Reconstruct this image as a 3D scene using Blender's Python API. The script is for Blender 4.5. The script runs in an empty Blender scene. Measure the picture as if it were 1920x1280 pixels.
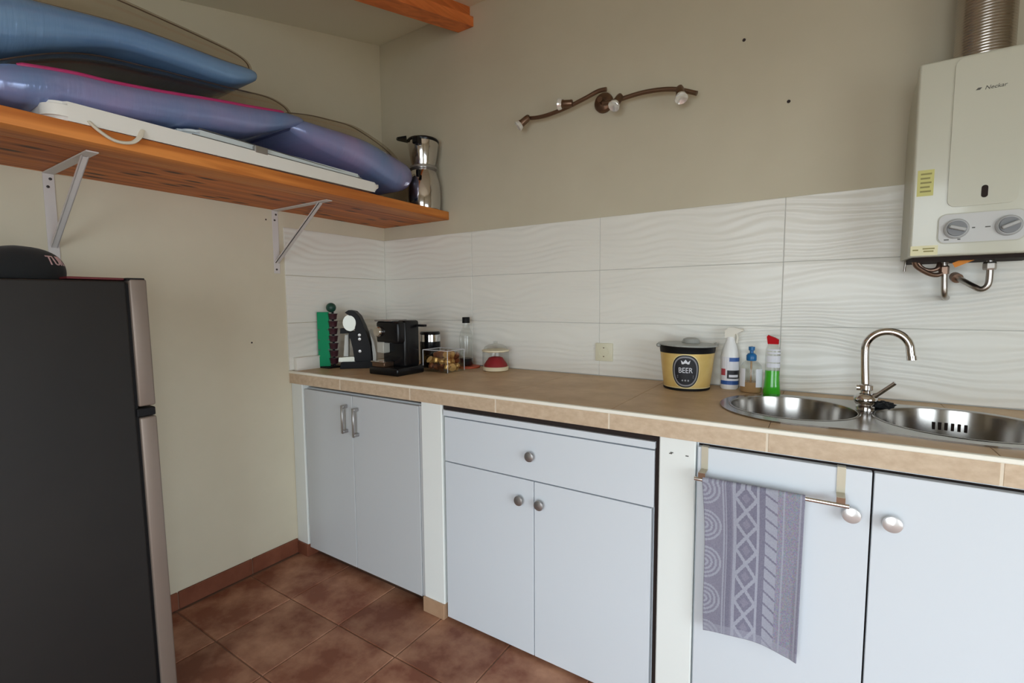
import bpy, bmesh, math, random
from mathutils import Vector, Matrix
random.seed(7)
PI = math.pi
S = bpy.context.scene
COL = S.collection

# ------------------------------------------------------------------ camera
CAM = Vector((2.1288, -1.9429, 1.216))
R_ = Vector((0.83938679, 0.54350055, -0.00608055))
U_ = Vector((-0.03823914, 0.0702088, 0.99679912))
F_ = Vector((-0.54218778, 0.8364675, -0.07971533))
cd = bpy.data.cameras.new('camera'); co = bpy.data.objects.new('camera', cd); COL.objects.link(co)
cd.sensor_width = 36.0; cd.lens = 896.52 / 1920 * 36; cd.clip_start = 0.02
co.matrix_world = Matrix(((R_.x, U_.x, -F_.x, CAM.x), (R_.y, U_.y, -F_.y, CAM.y), (R_.z, U_.z, -F_.z, CAM.z), (0, 0, 0, 1)))
S.camera = co

# ------------------------------------------------------------------ daylight (overcast sky through the patio opening behind the camera)
DOOR_X0, DOOR_X1, DOOR_H = 1.35, 2.85, 1.9
ROOM_X, ROOM_Y = 3.6, -3.3
WIN_Y0, WIN_Y1, WIN_Z0, WIN_Z1 = -2.9, -1.2, 0.15, 1.62   # unseen side window, placed and sized for the light it lets in
wd = bpy.data.worlds.new('overcast_sky'); S.world = wd; wd.use_nodes = True
bg = wd.node_tree.nodes['Background']; bg.inputs[0].default_value = (0.84, 0.93, 1.0, 1); bg.inputs[1].default_value = 6.8
pl = bpy.data.lights.new('door_portal', 'AREA'); pl.shape = 'RECTANGLE'; pl.size = DOOR_X1 - DOOR_X0; pl.size_y = DOOR_H
pl.cycles.is_portal = True
po = bpy.data.objects.new('door_portal', pl); COL.objects.link(po)
po.location = ((DOOR_X0 + DOOR_X1) / 2, ROOM_Y - 0.02, DOOR_H / 2); po.rotation_euler = (PI / 2, 0, 0)
pl2 = bpy.data.lights.new('side_portal', 'AREA'); pl2.shape = 'RECTANGLE'; pl2.size = WIN_Z1 - WIN_Z0; pl2.size_y = WIN_Y1 - WIN_Y0; pl2.cycles.is_portal = True
po2 = bpy.data.objects.new('side_portal', pl2); COL.objects.link(po2)
po2.location = (ROOM_X + 0.02, (WIN_Y0 + WIN_Y1) / 2, (WIN_Z0 + WIN_Z1) / 2); po2.rotation_euler = (0, PI / 2, 0)
vs = S.view_settings; vs.view_transform = 'Standard'; vs.look = 'None'; vs.gamma = 1; vs.use_curve_mapping = False
vs.exposure = 0.0
S.cycles.max_bounces = 14; S.cycles.diffuse_bounces = 8; S.cycles.transparent_max_bounces = 16
S.cycles.use_denoising = True
S.cycles.caustics_reflective = False; S.cycles.caustics_refractive = False

# ------------------------------------------------------------------ materials
def mat(name, col, rough=0.5, metal=0.0, col2=None, scale=(8, 8, 8), nscale=1.0, detail=4, lo=0.35, hi=0.65, bump=0.0, bscale=None,
        bnscale=1.0, bdist=0.002, coat=0.0, trans=0.0, ior=1.45, space='world', rnd=0.0, spec=0.5, sheen=0.0, alpha=1.0, attr=None):
    m = bpy.data.materials.new(name); m.use_nodes = True
    nt = m.node_tree; N = nt.nodes; L = nt.links
    b = N['Principled BSDF']
    b.inputs['Base Color'].default_value = (*col, 1); b.inputs['Roughness'].default_value = rough
    b.inputs['Metallic'].default_value = metal; b.inputs['Coat Weight'].default_value = coat
    b.inputs['Coat Roughness'].default_value = 0.1
    b.inputs['Transmission Weight'].default_value = trans; b.inputs['IOR'].default_value = ior
    b.inputs['Specular IOR Level'].default_value = spec; b.inputs['Sheen Weight'].default_value = sheen
    b.inputs['Alpha'].default_value = alpha
    src = None
    def coords(sc):
        mp = N.new('ShaderNodeMapping'); mp.inputs['Scale'].default_value = sc
        if space == 'world':
            g = N.new('ShaderNodeNewGeometry'); L.new(g.outputs['Position'], mp.inputs['Vector'])
        else:
            g = N.new('ShaderNodeTexCoord'); L.new(g.outputs['Object'], mp.inputs['Vector'])
        return mp.outputs['Vector']
    if attr:
        a = N.new('ShaderNodeVertexColor'); a.layer_name = attr; src = a.outputs['Color']
    if col2 is not None:
        n = N.new('ShaderNodeTexNoise'); n.inputs['Scale'].default_value = nscale; n.inputs['Detail'].default_value = detail
        n.inputs['Roughness'].default_value = 0.6
        L.new(coords(scale), n.inputs['Vector'])
        cr = N.new('ShaderNodeValToRGB'); L.new(n.outputs['Fac'], cr.inputs['Fac'])
        cr.color_ramp.elements[0].position = lo; cr.color_ramp.elements[0].color = (*col, 1)
        cr.color_ramp.elements[1].position = hi; cr.color_ramp.elements[1].color = (*col2, 1)
        src = cr.outputs['Color']
    if rnd > 0:
        oi = N.new('ShaderNodeObjectInfo'); hs = N.new('ShaderNodeHueSaturation')
        mr = N.new('ShaderNodeMapRange'); mr.inputs['To Min'].default_value = 1 - rnd; mr.inputs['To Max'].default_value = 1 + rnd
        L.new(oi.outputs['Random'], mr.inputs['Value']); L.new(mr.outputs['Result'], hs.inputs['Value'])
        if src is not None: L.new(src, hs.inputs['Color'])
        else: hs.inputs['Color'].default_value = (*col, 1)
        src = hs.outputs['Color']
    if src is not None: L.new(src, b.inputs['Base Color'])
    if bump > 0:
        n = N.new('ShaderNodeTexNoise'); n.inputs['Scale'].default_value = bnscale; n.inputs['Detail'].default_value = 3
        L.new(coords(bscale or scale), n.inputs['Vector'])
        bp = N.new('ShaderNodeBump'); bp.inputs['Strength'].default_value = bump; bp.inputs['Distance'].default_value = bdist
        L.new(n.outputs['Fac'], bp.inputs['Height']); L.new(bp.outputs['Normal'], b.inputs['Normal'])
    return m

def wave_tile_mat():
    m = mat('rippled_white_tile', (0.80, 0.80, 0.745), rough=0.36, coat=0.1)
    nt = m.node_tree; N = nt.nodes; L = nt.links; b = N['Principled BSDF']
    g = N.new('ShaderNodeNewGeometry'); mp = N.new('ShaderNodeMapping'); mp.inputs['Scale'].default_value = (0.42, 0.42, 1.0)
    L.new(g.outputs['Position'], mp.inputs['Vector'])
    n1 = N.new('ShaderNodeTexNoise'); n1.inputs['Scale'].default_value = 7.0; n1.inputs['Detail'].default_value = 0.5
    L.new(mp.outputs['Vector'], n1.inputs['Vector'])
    sep = N.new('ShaderNodeSeparateXYZ'); L.new(g.outputs['Position'], sep.inputs[0])
    mul = N.new('ShaderNodeMath'); mul.operation = 'MULTIPLY'; mul.inputs[1].default_value = 2 * PI / 0.030; L.new(sep.outputs['Z'], mul.inputs[0])
    m2 = N.new('ShaderNodeMath'); m2.operation = 'MULTIPLY_ADD'; m2.inputs[1].default_value = 26.0
    L.new(n1.outputs['Fac'], m2.inputs[0]); L.new(mul.outputs[0], m2.inputs[2])
    sn = N.new('ShaderNodeMath'); sn.operation = 'SINE'; L.new(m2.outputs[0], sn.inputs[0])
    bp = N.new('ShaderNodeBump'); bp.inputs['Strength'].default_value = 0.66; bp.inputs['Distance'].default_value = 0.0018
    L.new(sn.outputs[0], bp.inputs['Height']); L.new(bp.outputs['Normal'], b.inputs['Normal'])
    return m

def wood_mat(name, ca, cb, cc, grain=(34, 1.5, 34), knots=True):
    m = mat(name, ca, rough=0.5, spec=0.3)
    nt = m.node_tree; N = nt.nodes; L = nt.links; b = N['Principled BSDF']
    g = N.new('ShaderNodeNewGeometry'); mp = N.new('ShaderNodeMapping'); mp.inputs['Scale'].default_value = grain
    L.new(g.outputs['Position'], mp.inputs['Vector'])
    n = N.new('ShaderNodeTexNoise'); n.inputs['Scale'].default_value = 1.0; n.inputs['Detail'].default_value = 5; n.inputs['Distortion'].default_value = 0.6
    L.new(mp.outputs['Vector'], n.inputs['Vector'])
    cr = N.new('ShaderNodeValToRGB'); L.new(n.outputs['Fac'], cr.inputs['Fac'])
    e = cr.color_ramp.elements; e[0].position = 0.36; e[0].color = (*cb, 1); e[1].position = 0.62; e[1].color = (*ca, 1)
    out = cr.outputs['Color']
    if knots:
        mp2 = N.new('ShaderNodeMapping'); mp2.inputs['Scale'].default_value = (13, 4.2, 0); L.new(g.outputs['Position'], mp2.inputs['Vector'])
        v = N.new('ShaderNodeTexVoronoi'); v.voronoi_dimensions = '2D'; v.inputs['Scale'].default_value = 1.0; L.new(mp2.outputs['Vector'], v.inputs['Vector'])
        r2 = N.new('ShaderNodeValToRGB'); L.new(v.outputs['Distance'], r2.inputs['Fac'])
        r2.color_ramp.elements[0].position = 0.07; r2.color_ramp.elements[0].color = (1, 1, 1, 1)
        r2.color_ramp.elements[1].position = 0.19; r2.color_ramp.elements[1].color = (0, 0, 0, 1)
        mx = N.new('ShaderNodeMix'); mx.data_type = 'RGBA'
        L.new(r2.outputs['Color'], mx.inputs['Factor']); L.new(out, mx.inputs['A']); mx.inputs['B'].default_value = (*cc, 1)
        out = mx.outputs['Result']
    oi = N.new('ShaderNodeObjectInfo'); hs = N.new('ShaderNodeHueSaturation'); mr = N.new('ShaderNodeMapRange')
    mr.inputs['To Min'].default_value = 0.8; mr.inputs['To Max'].default_value = 1.2
    L.new(oi.outputs['Random'], mr.inputs['Value']); L.new(mr.outputs['Result'], hs.inputs['Value']); L.new(out, hs.inputs['Color'])
    L.new(hs.outputs['Color'], b.inputs['Base Color'])
    return m

def clear_film_mat(name, tint=(0.90, 0.86, 0.81), ior=1.25):
    m = bpy.data.materials.new(name); m.use_nodes = True
    nt = m.node_tree; N = nt.nodes; L = nt.links; N.remove(N['Principled BSDF'])
    t = N.new('ShaderNodeBsdfTransparent'); t.inputs[0].default_value = (*tint, 1)
    gl = N.new('ShaderNodeBsdfGlossy'); gl.inputs['Roughness'].default_value = 0.12
    fr = N.new('ShaderNodeMath'); fr.operation = 'MULTIPLY_ADD'; fr.inputs[1].default_value = (ior - 1) * 2.2; fr.inputs[2].default_value = 0.03
    lw = N.new('ShaderNodeLayerWeight'); lw.inputs[0].default_value = 0.12; L.new(lw.outputs['Facing'], fr.inputs[0])
    mx = N.new('ShaderNodeMixShader'); L.new(fr.outputs[0], mx.inputs[0]); L.new(t.outputs[0], mx.inputs[1]); L.new(gl.outputs[0], mx.inputs[2])
    L.new(mx.outputs[0], N['Material Output'].inputs[0])
    return m

MT = {}
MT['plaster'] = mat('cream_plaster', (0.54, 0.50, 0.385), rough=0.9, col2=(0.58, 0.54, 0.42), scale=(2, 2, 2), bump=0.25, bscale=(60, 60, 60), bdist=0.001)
MT['plaster_lit'] = mat('cream_plaster_lit', (0.63, 0.585, 0.455), rough=0.9, col2=(0.67, 0.625, 0.49), scale=(2, 2, 2), bump=0.25, bscale=(60, 60, 60), bdist=0.001)  # same paint as the back wall, lightened to stand for stronger light
MT['ceiling'] = mat('ceiling_plaster', (0.76, 0.73, 0.61), rough=0.9, bump=0.2, bscale=(50, 50, 50), bdist=0.001)
MT['white_plaster'] = mat('white_plaster', (0.79, 0.825, 0.80), rough=0.8, bump=0.2, bscale=(45, 45, 45), bdist=0.001)
MT['tile'] = wave_tile_mat()
MT['grout'] = mat('grey_grout', (0.50, 0.50, 0.48), rough=0.9)
MT['terra'] = mat('terracotta_tile', (0.205, 0.072, 0.040), rough=0.5, spec=0.35, col2=(0.47, 0.25, 0.155), scale=(6, 6, 6), detail=9, lo=0.40, hi=0.70, rnd=0.2, bump=0.15, bscale=(18, 18, 18), bdist=0.002)
MT['terra_skirt'] = mat('terracotta_skirting', (0.17, 0.055, 0.030), rough=0.5, spec=0.3, col2=(0.22, 0.08, 0.045), scale=(9, 9, 9), rnd=0.08)
MT['terra_light'] = mat('light_terracotta_skirting', (0.46, 0.30, 0.19), rough=0.5, col2=(0.40, 0.25, 0.15), scale=(12, 12, 12))
MT['terra_grout'] = mat('floor_grout', (0.26, 0.15, 0.10), rough=0.9)
MT['worktop'] = mat('brown_stone_worktop_tile', (0.50, 0.345, 0.20), rough=0.45, spec=0.3, col2=(0.66, 0.49, 0.31), scale=(7, 7, 7), detail=7, lo=0.35, hi=0.7, rnd=0.03)
MT['edge_tile'] = mat('beige_stone_edge_tile', (0.50, 0.37, 0.25), rough=0.5, col2=(0.62, 0.49, 0.35), scale=(40, 40, 55), detail=9, lo=0.32, hi=0.68, rnd=0.04)
MT['edge_trim'] = mat('cream_edge_trim', (0.86, 0.84, 0.74), rough=0.4)
MT['edge_grout'] = mat('cream_grout', (0.72, 0.63, 0.50), rough=0.8)
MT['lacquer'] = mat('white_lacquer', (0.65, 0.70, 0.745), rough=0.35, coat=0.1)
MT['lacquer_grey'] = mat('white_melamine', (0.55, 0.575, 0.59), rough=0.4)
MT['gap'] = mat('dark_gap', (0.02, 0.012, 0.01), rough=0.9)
MT['steel'] = mat('brushed_steel', (0.62, 0.61, 0.59), rough=0.26, metal=1.0, bump=0.05, bscale=(40, 40, 400), bdist=0.0005)
MT['sink'] = mat('sink_steel', (0.34, 0.325, 0.305), rough=0.18, metal=1.0, bump=0.06, bscale=(90, 90, 1.5), bdist=0.001)
MT['chrome'] = mat('chrome', (0.66, 0.64, 0.63), rough=0.09, metal=1.0)
MT['nickel'] = mat('satin_nickel', (0.40, 0.39, 0.385), rough=0.3, metal=0.8)
MT['knob_light'] = mat('pearl_knob', (0.72, 0.71, 0.71), rough=0.28, metal=0.6)
MT['bronze'] = mat('antique_bronze', (0.20, 0.125, 0.085), rough=0.35, metal=0.9)
MT['glass_spot'] = mat('halogen_glass', (0.92, 0.94, 0.95), rough=0.12, metal=0.6)
MT['fridge'] = mat('dark_grey_fridge_side', (0.014, 0.0125, 0.012), rough=0.6, spec=0.4, col2=(0.017, 0.015, 0.014), scale=(3, 3, 3), bump=0.1, bscale=(160, 160, 160), bdist=0.0006)
MT['fridge_door'] = mat('brushed_taupe_door', (0.22, 0.175, 0.145), rough=0.42, metal=0.35)
MT['black'] = mat('black_plastic', (0.007, 0.007, 0.008), rough=0.5, spec=0.2)
MT['black_gloss'] = mat('gloss_black_plastic', (0.006, 0.006, 0.007), rough=0.22, spec=0.3)
MT['black_cloth'] = mat('black_cotton', (0.007, 0.008, 0.009), rough=0.95, sheen=0.1, bump=0.3, bscale=(300, 300, 300), bdist=0.0006)
MT['pink_thread'] = mat('pink_embroidery', (0.55, 0.36, 0.36), rough=0.9)
MT['dark_red'] = mat('dark_red_folder', (0.12, 0.015, 0.018), rough=0.6)
MT['shelf'] = wood_mat('stained_pine_shelf', (0.58, 0.185, 0.040), (0.29, 0.072, 0.015), (0.06, 0.016, 0.006))
MT['shelf_edge'] = wood_mat('stained_pine_edge', (0.64, 0.24, 0.055), (0.42, 0.13, 0.028), (0.12, 0.035, 0.012), knots=False)
MT['beam'] = wood_mat('stained_beam', (0.82, 0.25, 0.068), (0.60, 0.155, 0.040), (0.08, 0.02, 0.01), knots=False)
MT['bracket'] = mat('white_painted_metal', (0.66, 0.63, 0.62), rough=0.45)
MT['screw'] = mat('screw_head', (0.06, 0.05, 0.05), rough=0.5, metal=0.5)
MT['white_plastic'] = mat('white_plastic', (0.80, 0.79, 0.74), rough=0.4)
MT['board'] = mat('white_foam_board', (0.78, 0.78, 0.74), rough=0.5)
MT['board_blue'] = mat('pale_blue_white_panel', (0.62, 0.68, 0.70), rough=0.5)
MT['strap'] = mat('cream_webbing', (0.70, 0.66, 0.55), rough=0.8)
MT['vinyl_blue'] = mat('blue_vinyl', (0.15, 0.29, 0.54), rough=0.24, metal=0.2, col2=(0.20, 0.36, 0.60), scale=(5, 2, 5), coat=0.5, bump=0.35, bscale=(7, 55, 7), bdist=0.006)
MT['vinyl_purple'] = mat('violet_blue_vinyl', (0.31, 0.275, 0.50), rough=0.24, metal=0.2, col2=(0.15, 0.25, 0.48), scale=(2, 3.0, 2), coat=0.5, bump=0.35, bscale=(7, 55, 7), bdist=0.006)
MT['vinyl_pink'] = mat('magenta_vinyl', (0.42, 0.03, 0.14), rough=0.35)
MT['seam'] = mat('brown_film_seam', (0.12, 0.075, 0.045), rough=0.4)
MT['film'] = clear_film_mat('clear_pvc_film')
MT['heater'] = mat('cream_enamel', (0.56, 0.565, 0.475), rough=0.3, coat=0.3)
MT['heater_side'] = mat('cream_enamel_case', (0.50, 0.50, 0.42), rough=0.4)
MT['panel_grey'] = mat('light_grey_panel', (0.55, 0.56, 0.55), rough=0.4)
MT['knob_grey'] = mat('grey_knob', (0.20, 0.21, 0.22), rough=0.45)
MT['knob_ring'] = mat('pale_grey_ring', (0.42, 0.43, 0.43), rough=0.45)
MT['sticker_yellow'] = mat('yellow_sticker', (0.56, 0.54, 0.20), rough=0.6)
MT['sticker_cream'] = mat('cream_sticker', (0.74, 0.71, 0.46), rough=0.6)
MT['ink'] = mat('grey_ink', (0.10, 0.10, 0.09), rough=0.7)
MT['ink_red'] = mat('olive_ink', (0.28, 0.26, 0.10), rough=0.7)
MT['copper'] = mat('tarnished_copper', (0.26, 0.17, 0.125), rough=0.38, metal=0.9)
MT['old_steel'] = mat('dull_pipe_steel', (0.42, 0.39, 0.36), rough=0.3, metal=1.0)
MT['orange'] = mat('orange_tag', (0.70, 0.24, 0.02), rough=0.6)
MT['flue'] = mat('aluminium_flue', (0.42, 0.38, 0.34), rough=0.24, metal=1.0)
MT['socket'] = mat('ivory_socket', (0.70, 0.68, 0.52), rough=0.4)
MT['gold'] = mat('gold_tin', (0.74, 0.54, 0.20), rough=0.35, metal=0.2, col2=(0.68, 0.47, 0.15), scale=(20, 20, 20))
MT['gold_pale'] = mat('pale_gold_line', (0.80, 0.68, 0.36), rough=0.35, metal=0.3)
MT['lid_grey'] = mat('grey_lid', (0.32, 0.33, 0.31), rough=0.35)
MT['label_black'] = mat('black_label', (0.012, 0.012, 0.016), rough=0.5)
MT['label_white'] = mat('white_print', (0.72, 0.73, 0.78), rough=0.5)
MT['label_grey'] = mat('grey_print', (0.25, 0.25, 0.27), rough=0.5)
MT['label_blue'] = mat('blue_print', (0.03, 0.10, 0.34), rough=0.45)
MT['label_red'] = mat('red_print', (0.42, 0.06, 0.08), rough=0.45)
MT['spray_white'] = mat('milky_white_bottle', (0.80, 0.81, 0.80), rough=0.35)
MT['spray_head'] = mat('ivory_trigger', (0.72, 0.69, 0.60), rough=0.4)
MT['blue_pump'] = mat('blue_pump', (0.01, 0.13, 0.34), rough=0.3)
MT['clear'] = clear_film_mat('clear_plastic', (0.955, 0.965, 0.955), 1.38)
MT['soap'] = mat('amber_soap', (0.50, 0.30, 0.14), rough=0.2, alpha=0.75)
MT['green_liquid'] = mat('green_detergent', (0.05, 0.50, 0.02), rough=0.15)
MT['red_cap'] = mat('red_cap', (0.45, 0.003, 0.008), rough=0.55, spec=0.12)
MT['red_tea'] = mat('red_filling', (0.32, 0.008, 0.02), rough=0.6)
MT['cream_lid'] = mat('cream_lid', (0.78, 0.70, 0.50), rough=0.45)
MT['dark_liquid'] = mat('dark_liquid', (0.008, 0.010, 0.014), rough=0.15)
MT['coaster'] = mat('orange_red_coaster', (0.50, 0.09, 0.035), rough=0.55)
MT['green_plate'] = mat('green_rack_plate', (0.008, 0.28, 0.12), rough=0.6, spec=0.15)
MT['dark_green'] = mat('dark_green_plastic', (0.012, 0.06, 0.04), rough=0.4)
MT['pod_dark'] = mat('dark_brown_pod', (0.045, 0.012, 0.018), rough=0.4)
MT['cream_panel'] = mat('cream_gloss_panel', (0.60, 0.62, 0.50), rough=0.18, coat=0.5)
MT['pale_panel'] = mat('pale_grey_tank', (0.42, 0.42, 0.38), rough=0.3)
MT['cap_gold'] = mat('gold_capsule', (0.80, 0.48, 0.16), rough=0.3, metal=0.55)
MT['cap_brown'] = mat('brown_capsule', (0.30, 0.11, 0.045), rough=0.3, metal=0.5)
MT['cap_silver'] = mat('silver_capsule', (0.75, 0.70, 0.64), rough=0.25, metal=0.6)
MT['cap_black'] = mat('black_capsule', (0.03, 0.02, 0.022), rough=0.3, metal=0.7)
MT['towel'] = mat('printed_towel', (0.4, 0.4, 0.5), rough=0.95, attr='print', bump=0.4, bscale=(420, 420, 420), bdist=0.0012)
MT['hook_metal'] = mat('dull_hook_metal', (0.50, 0.46, 0.36), rough=0.4, metal=0.4)
MT['paving'] = mat('terrace_paving', (0.42, 0.38, 0.33), rough=0.9)
MT['hole'] = mat('drill_hole', (0.03, 0.02, 0.02), rough=0.9)

# ------------------------------------------------------------------ mesh helpers
def bx(bm, x0, x1, y0, y1, z0, z1, bev=0.0, seg=2):
    r = bmesh.ops.create_cube(bm, size=1.0, matrix=Matrix.LocRotScale(Vector(((x0 + x1) / 2, (y0 + y1) / 2, (z0 + z1) / 2)), None, Vector((abs(x1 - x0), abs(y1 - y0), abs(z1 - z0)))))
    if bev > 0:
        vs_ = set(r['verts']); es = [e for e in bm.edges if e.verts[0] in vs_ and e.verts[1] in vs_]
        bmesh.ops.bevel(bm, geom=es, offset=bev, segments=seg, affect='EDGES', profile=0.5)
    return bm
def box(x0, x1, y0, y1, z0, z1, bev=0.0, seg=2): return bx(bmesh.new(), x0, x1, y0, y1, z0, z1, bev, seg)
def lathe(bm, prof, c=(0, 0, 0), n=32, M=None, sx=1.0, sy=1.0, cap=True):
    rings = []
    for r, z in prof:
        ring = []
        for i in range(n):
            a = 2 * PI * i / n
            v = Vector((r * sx * math.cos(a), r * sy * math.sin(a), z))
            if M is not None: v = M @ v
            ring.append(bm.verts.new(v + Vector(c)))
        rings.append(ring)
    for a, b in zip(rings[:-1], rings[1:]):
        for i in range(n): bm.faces.new((a[i], a[(i + 1) % n], b[(i + 1) % n], b[i]))
    if cap:
        if prof[0][0] > 1e-6: bm.faces.new(list(reversed(rings[0])))
        if prof[-1][0] > 1e-6: bm.faces.new(rings[-1])
    return bm
def smooth_path(pts, sub=6):
    out = []; P = [Vector(p) for p in pts]
    for i in range(len(P) - 1):
        p0 = P[max(i - 1, 0)]; p1 = P[i]; p2 = P[i + 1]; p3 = P[min(i + 2, len(P) - 1)]
        for k in range(sub):
            t = k / sub
            out.append(0.5 * ((2 * p1) + (p2 - p0) * t + (2 * p0 - 5 * p1 + 4 * p2 - p3) * t * t + (3 * p1 - p0 - 3 * p2 + p3) * t ** 3))
    out.append(P[-1]); return out
def tube(bm, pts, r, n=12, cap=True, flat=1.0):
    P = [Vector(p) for p in pts]; rr = r if isinstance(r, (list, tuple)) else [r] * len(P)
    t0 = (P[1] - P[0]).normalized(); ref = Vector((0, 0, 1)) if abs(t0.z) < 0.9 else Vector((0, 1, 0))
    u = t0.cross(ref).normalized(); rings = []
    for i, p in enumerate(P):
        t = (P[min(i + 1, len(P) - 1)] - P[max(i - 1, 0)]).normalized()
        u = (u - t * u.dot(t)).normalized(); w = t.cross(u)
        rings.append([bm.verts.new(p + (u * math.cos(2 * PI * k / n) + w * flat * math.sin(2 * PI * k / n)) * rr[i]) for k in range(n)])
    for a, b in zip(rings[:-1], rings[1:]):
        for i in range(n): bm.faces.new((a[i], a[(i + 1) % n], b[(i + 1) % n], b[i]))
    if cap: bm.faces.new(list(reversed(rings[0]))); bm.faces.new(rings[-1])
    return bm
def prism(bm, poly, d, M=None):
    """poly in local (a,b); extruded along local c from 0 to d; M maps (a,b,c) to space"""
    M = M or Matrix.Identity(4)
    lo = [bm.verts.new(M @ Vector((a, b, 0))) for a, b in poly]; hi = [bm.verts.new(M @ Vector((a, b, d))) for a, b in poly]
    bm.faces.new(list(reversed(lo))); bm.faces.new(hi)
    n = len(poly)
    for i in range(n): bm.faces.new((lo[i], lo[(i + 1) % n], hi[(i + 1) % n], hi[i]))
    return bm
def rrect(x0, x1, y0, y1, r, n=6):
    out = []
    for cx, cy, a0 in ((x1 - r, y1 - r, 0), (x0 + r, y1 - r, 90), (x0 + r, y0 + r, 180), (x1 - r, y0 + r, 270)):
        for k in range(n + 1):
            a = math.radians(a0 + 90 * k / n); out.append((cx + r * math.cos(a), cy + r * math.sin(a)))
    return out
def patch(bm, c, r0, r1, a0, a1, z0, z1, t=0.0006, n=10):
    """print wrapped around a (tapered) round body: radius r0 at z0, r1 at z1"""
    A = []
    for off in (0, t):
        for z, r in ((z0, r0), (z1, r1)):
            A.append([bm.verts.new(Vector((c[0] + (r + off) * math.cos(a0 + (a1 - a0) * k / n), c[1] + (r + off) * math.sin(a0 + (a1 - a0) * k / n), z))) for k in range(n + 1)])
    lo0, hi0, lo1, hi1 = A
    for k in range(n):
        bm.faces.new((lo1[k], lo1[k + 1], hi1[k + 1], hi1[k]))
        bm.faces.new((lo0[k], lo1[k], hi1[k], hi0[k])) if k == 0 else None
        bm.faces.new((hi1[k], hi1[k + 1], hi0[k + 1], hi0[k])); bm.faces.new((lo0[k], lo0[k + 1], lo1[k + 1], lo1[k]))
    bm.faces.new((lo0[n], hi0[n], hi1[n], lo1[n]))
    return bm
def mesh(name, bm, m, smooth=None):
    bmesh.ops.recalc_face_normals(bm, faces=bm.faces[:])
    me = bpy.data.meshes.new(name); bm.to_mesh(me); bm.free()
    if m is not None: me.materials.append(MT[m] if isinstance(m, str) else m)
    if smooth is not None:
        for p in me.polygons: p.use_smooth = True
        me.set_sharp_from_angle(angle=math.radians(smooth))
    return me
def obj(name, bm, m, parent=None, smooth=None, loc=None, world=False):
    if world and parent is not None:
        o = parent.location if parent.parent is None else parent.parent.location
        bmesh.ops.translate(bm, verts=bm.verts[:], vec=-Vector(o))
    o = bpy.data.objects.new(name, mesh(name, bm, m, smooth)); COL.objects.link(o)
    if parent is not None: o.parent = parent
    if loc is not None: o.location = loc
    return o
def thing(name, label, cat, loc=(0, 0, 0), rot=(0, 0, 0), group=None):
    o = bpy.data.objects.new(name, None); COL.objects.link(o); o.empty_display_size = 0.05
    o.location = loc; o.rotation_euler = rot; o['label'] = label; o['category'] = cat
    if group: o['group'] = group
    return o
def tag(o, label, cat, group=None):
    o['label'] = label; o['category'] = cat
    if group: o['group'] = group
    return o
def struct(name, bm, m, label=None, smooth=None):
    o = obj(name, bm, m, None, smooth); o['kind'] = 'structure'
    if label: o['label'] = label
    return o
def sub(parent_mesh, name, bm, m, smooth=None, world=False): return obj(name, bm, m, parent_mesh, smooth, None, world)
def boolean(o, cutter_bm):
    c = bpy.data.objects.new('cut', mesh('cut', cutter_bm, None)); COL.objects.link(c)
    if o.parent: c.location = o.parent.location
    md = o.modifiers.new('b', 'BOOLEAN'); md.object = c; md.operation = 'DIFFERENCE'; md.solver = 'EXACT'
    bpy.context.view_layer.update()
    dg = bpy.context.evaluated_depsgraph_get()
    me = bpy.data.meshes.new_from_object(o.evaluated_get(dg)); o.modifiers.clear(); o.data = me
    bpy.data.objects.remove(c)
def text_bm(s, size, ext=0.0004, shear=0.0, align='CENTER'):
    """lettering as flat mesh in local x (reading) / y (up)"""
    cu = bpy.data.curves.new('t', 'FONT'); cu.body = s; cu.size = size; cu.extrude = ext; cu.shear = shear; cu.align_x = align; cu.align_y = 'CENTER'; cu.resolution_u = 3
    o = bpy.data.objects.new('t', cu); COL.objects.link(o); bpy.context.view_layer.update()
    me = bpy.data.meshes.new_from_object(o.evaluated_get(bpy.context.evaluated_depsgraph_get()))
    bm = bmesh.new(); bm.from_mesh(me); bpy.data.objects.remove(o); bpy.data.meshes.remove(me)
    return bm
def mapbm(bm, f):
    for v in bm.verts: v.co = f(v.co)
    return bm

# ================================================================== THE ROOM
CZ = lambda y: 2.65 + 0.26 * max(y, -1.0)
T = 0.12
fl = struct('floor', box(-T, ROOM_X + T, ROOM_Y - T, T, -0.1, -0.004), 'terra_grout', 'terracotta tiled kitchen floor')
TX = [0.02 + 0.3045 * i for i in range(-1, 15)]; TY = [-0.56 - 0.2955 * i for i in range(0, 11)]
tm = mesh('tile', box(-0.1505, 0.1505, -0.1458, 0.1458, -0.012, 0.0, 0.0025, 1), 'terra', 30)
for i in range(15):
    for j in range(10):
        cx = (TX[i] + TX[i + 1]) / 2; cy = (TY[j] + TY[j + 1]) / 2
        if cx < -0.1 or cx > ROOM_X + 0.1 or cy < ROOM_Y - 0.1: continue
        o = bpy.data.objects.new('tile', tm); COL.objects.link(o); o.parent = fl; o.location = (cx, cy, 0)
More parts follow.
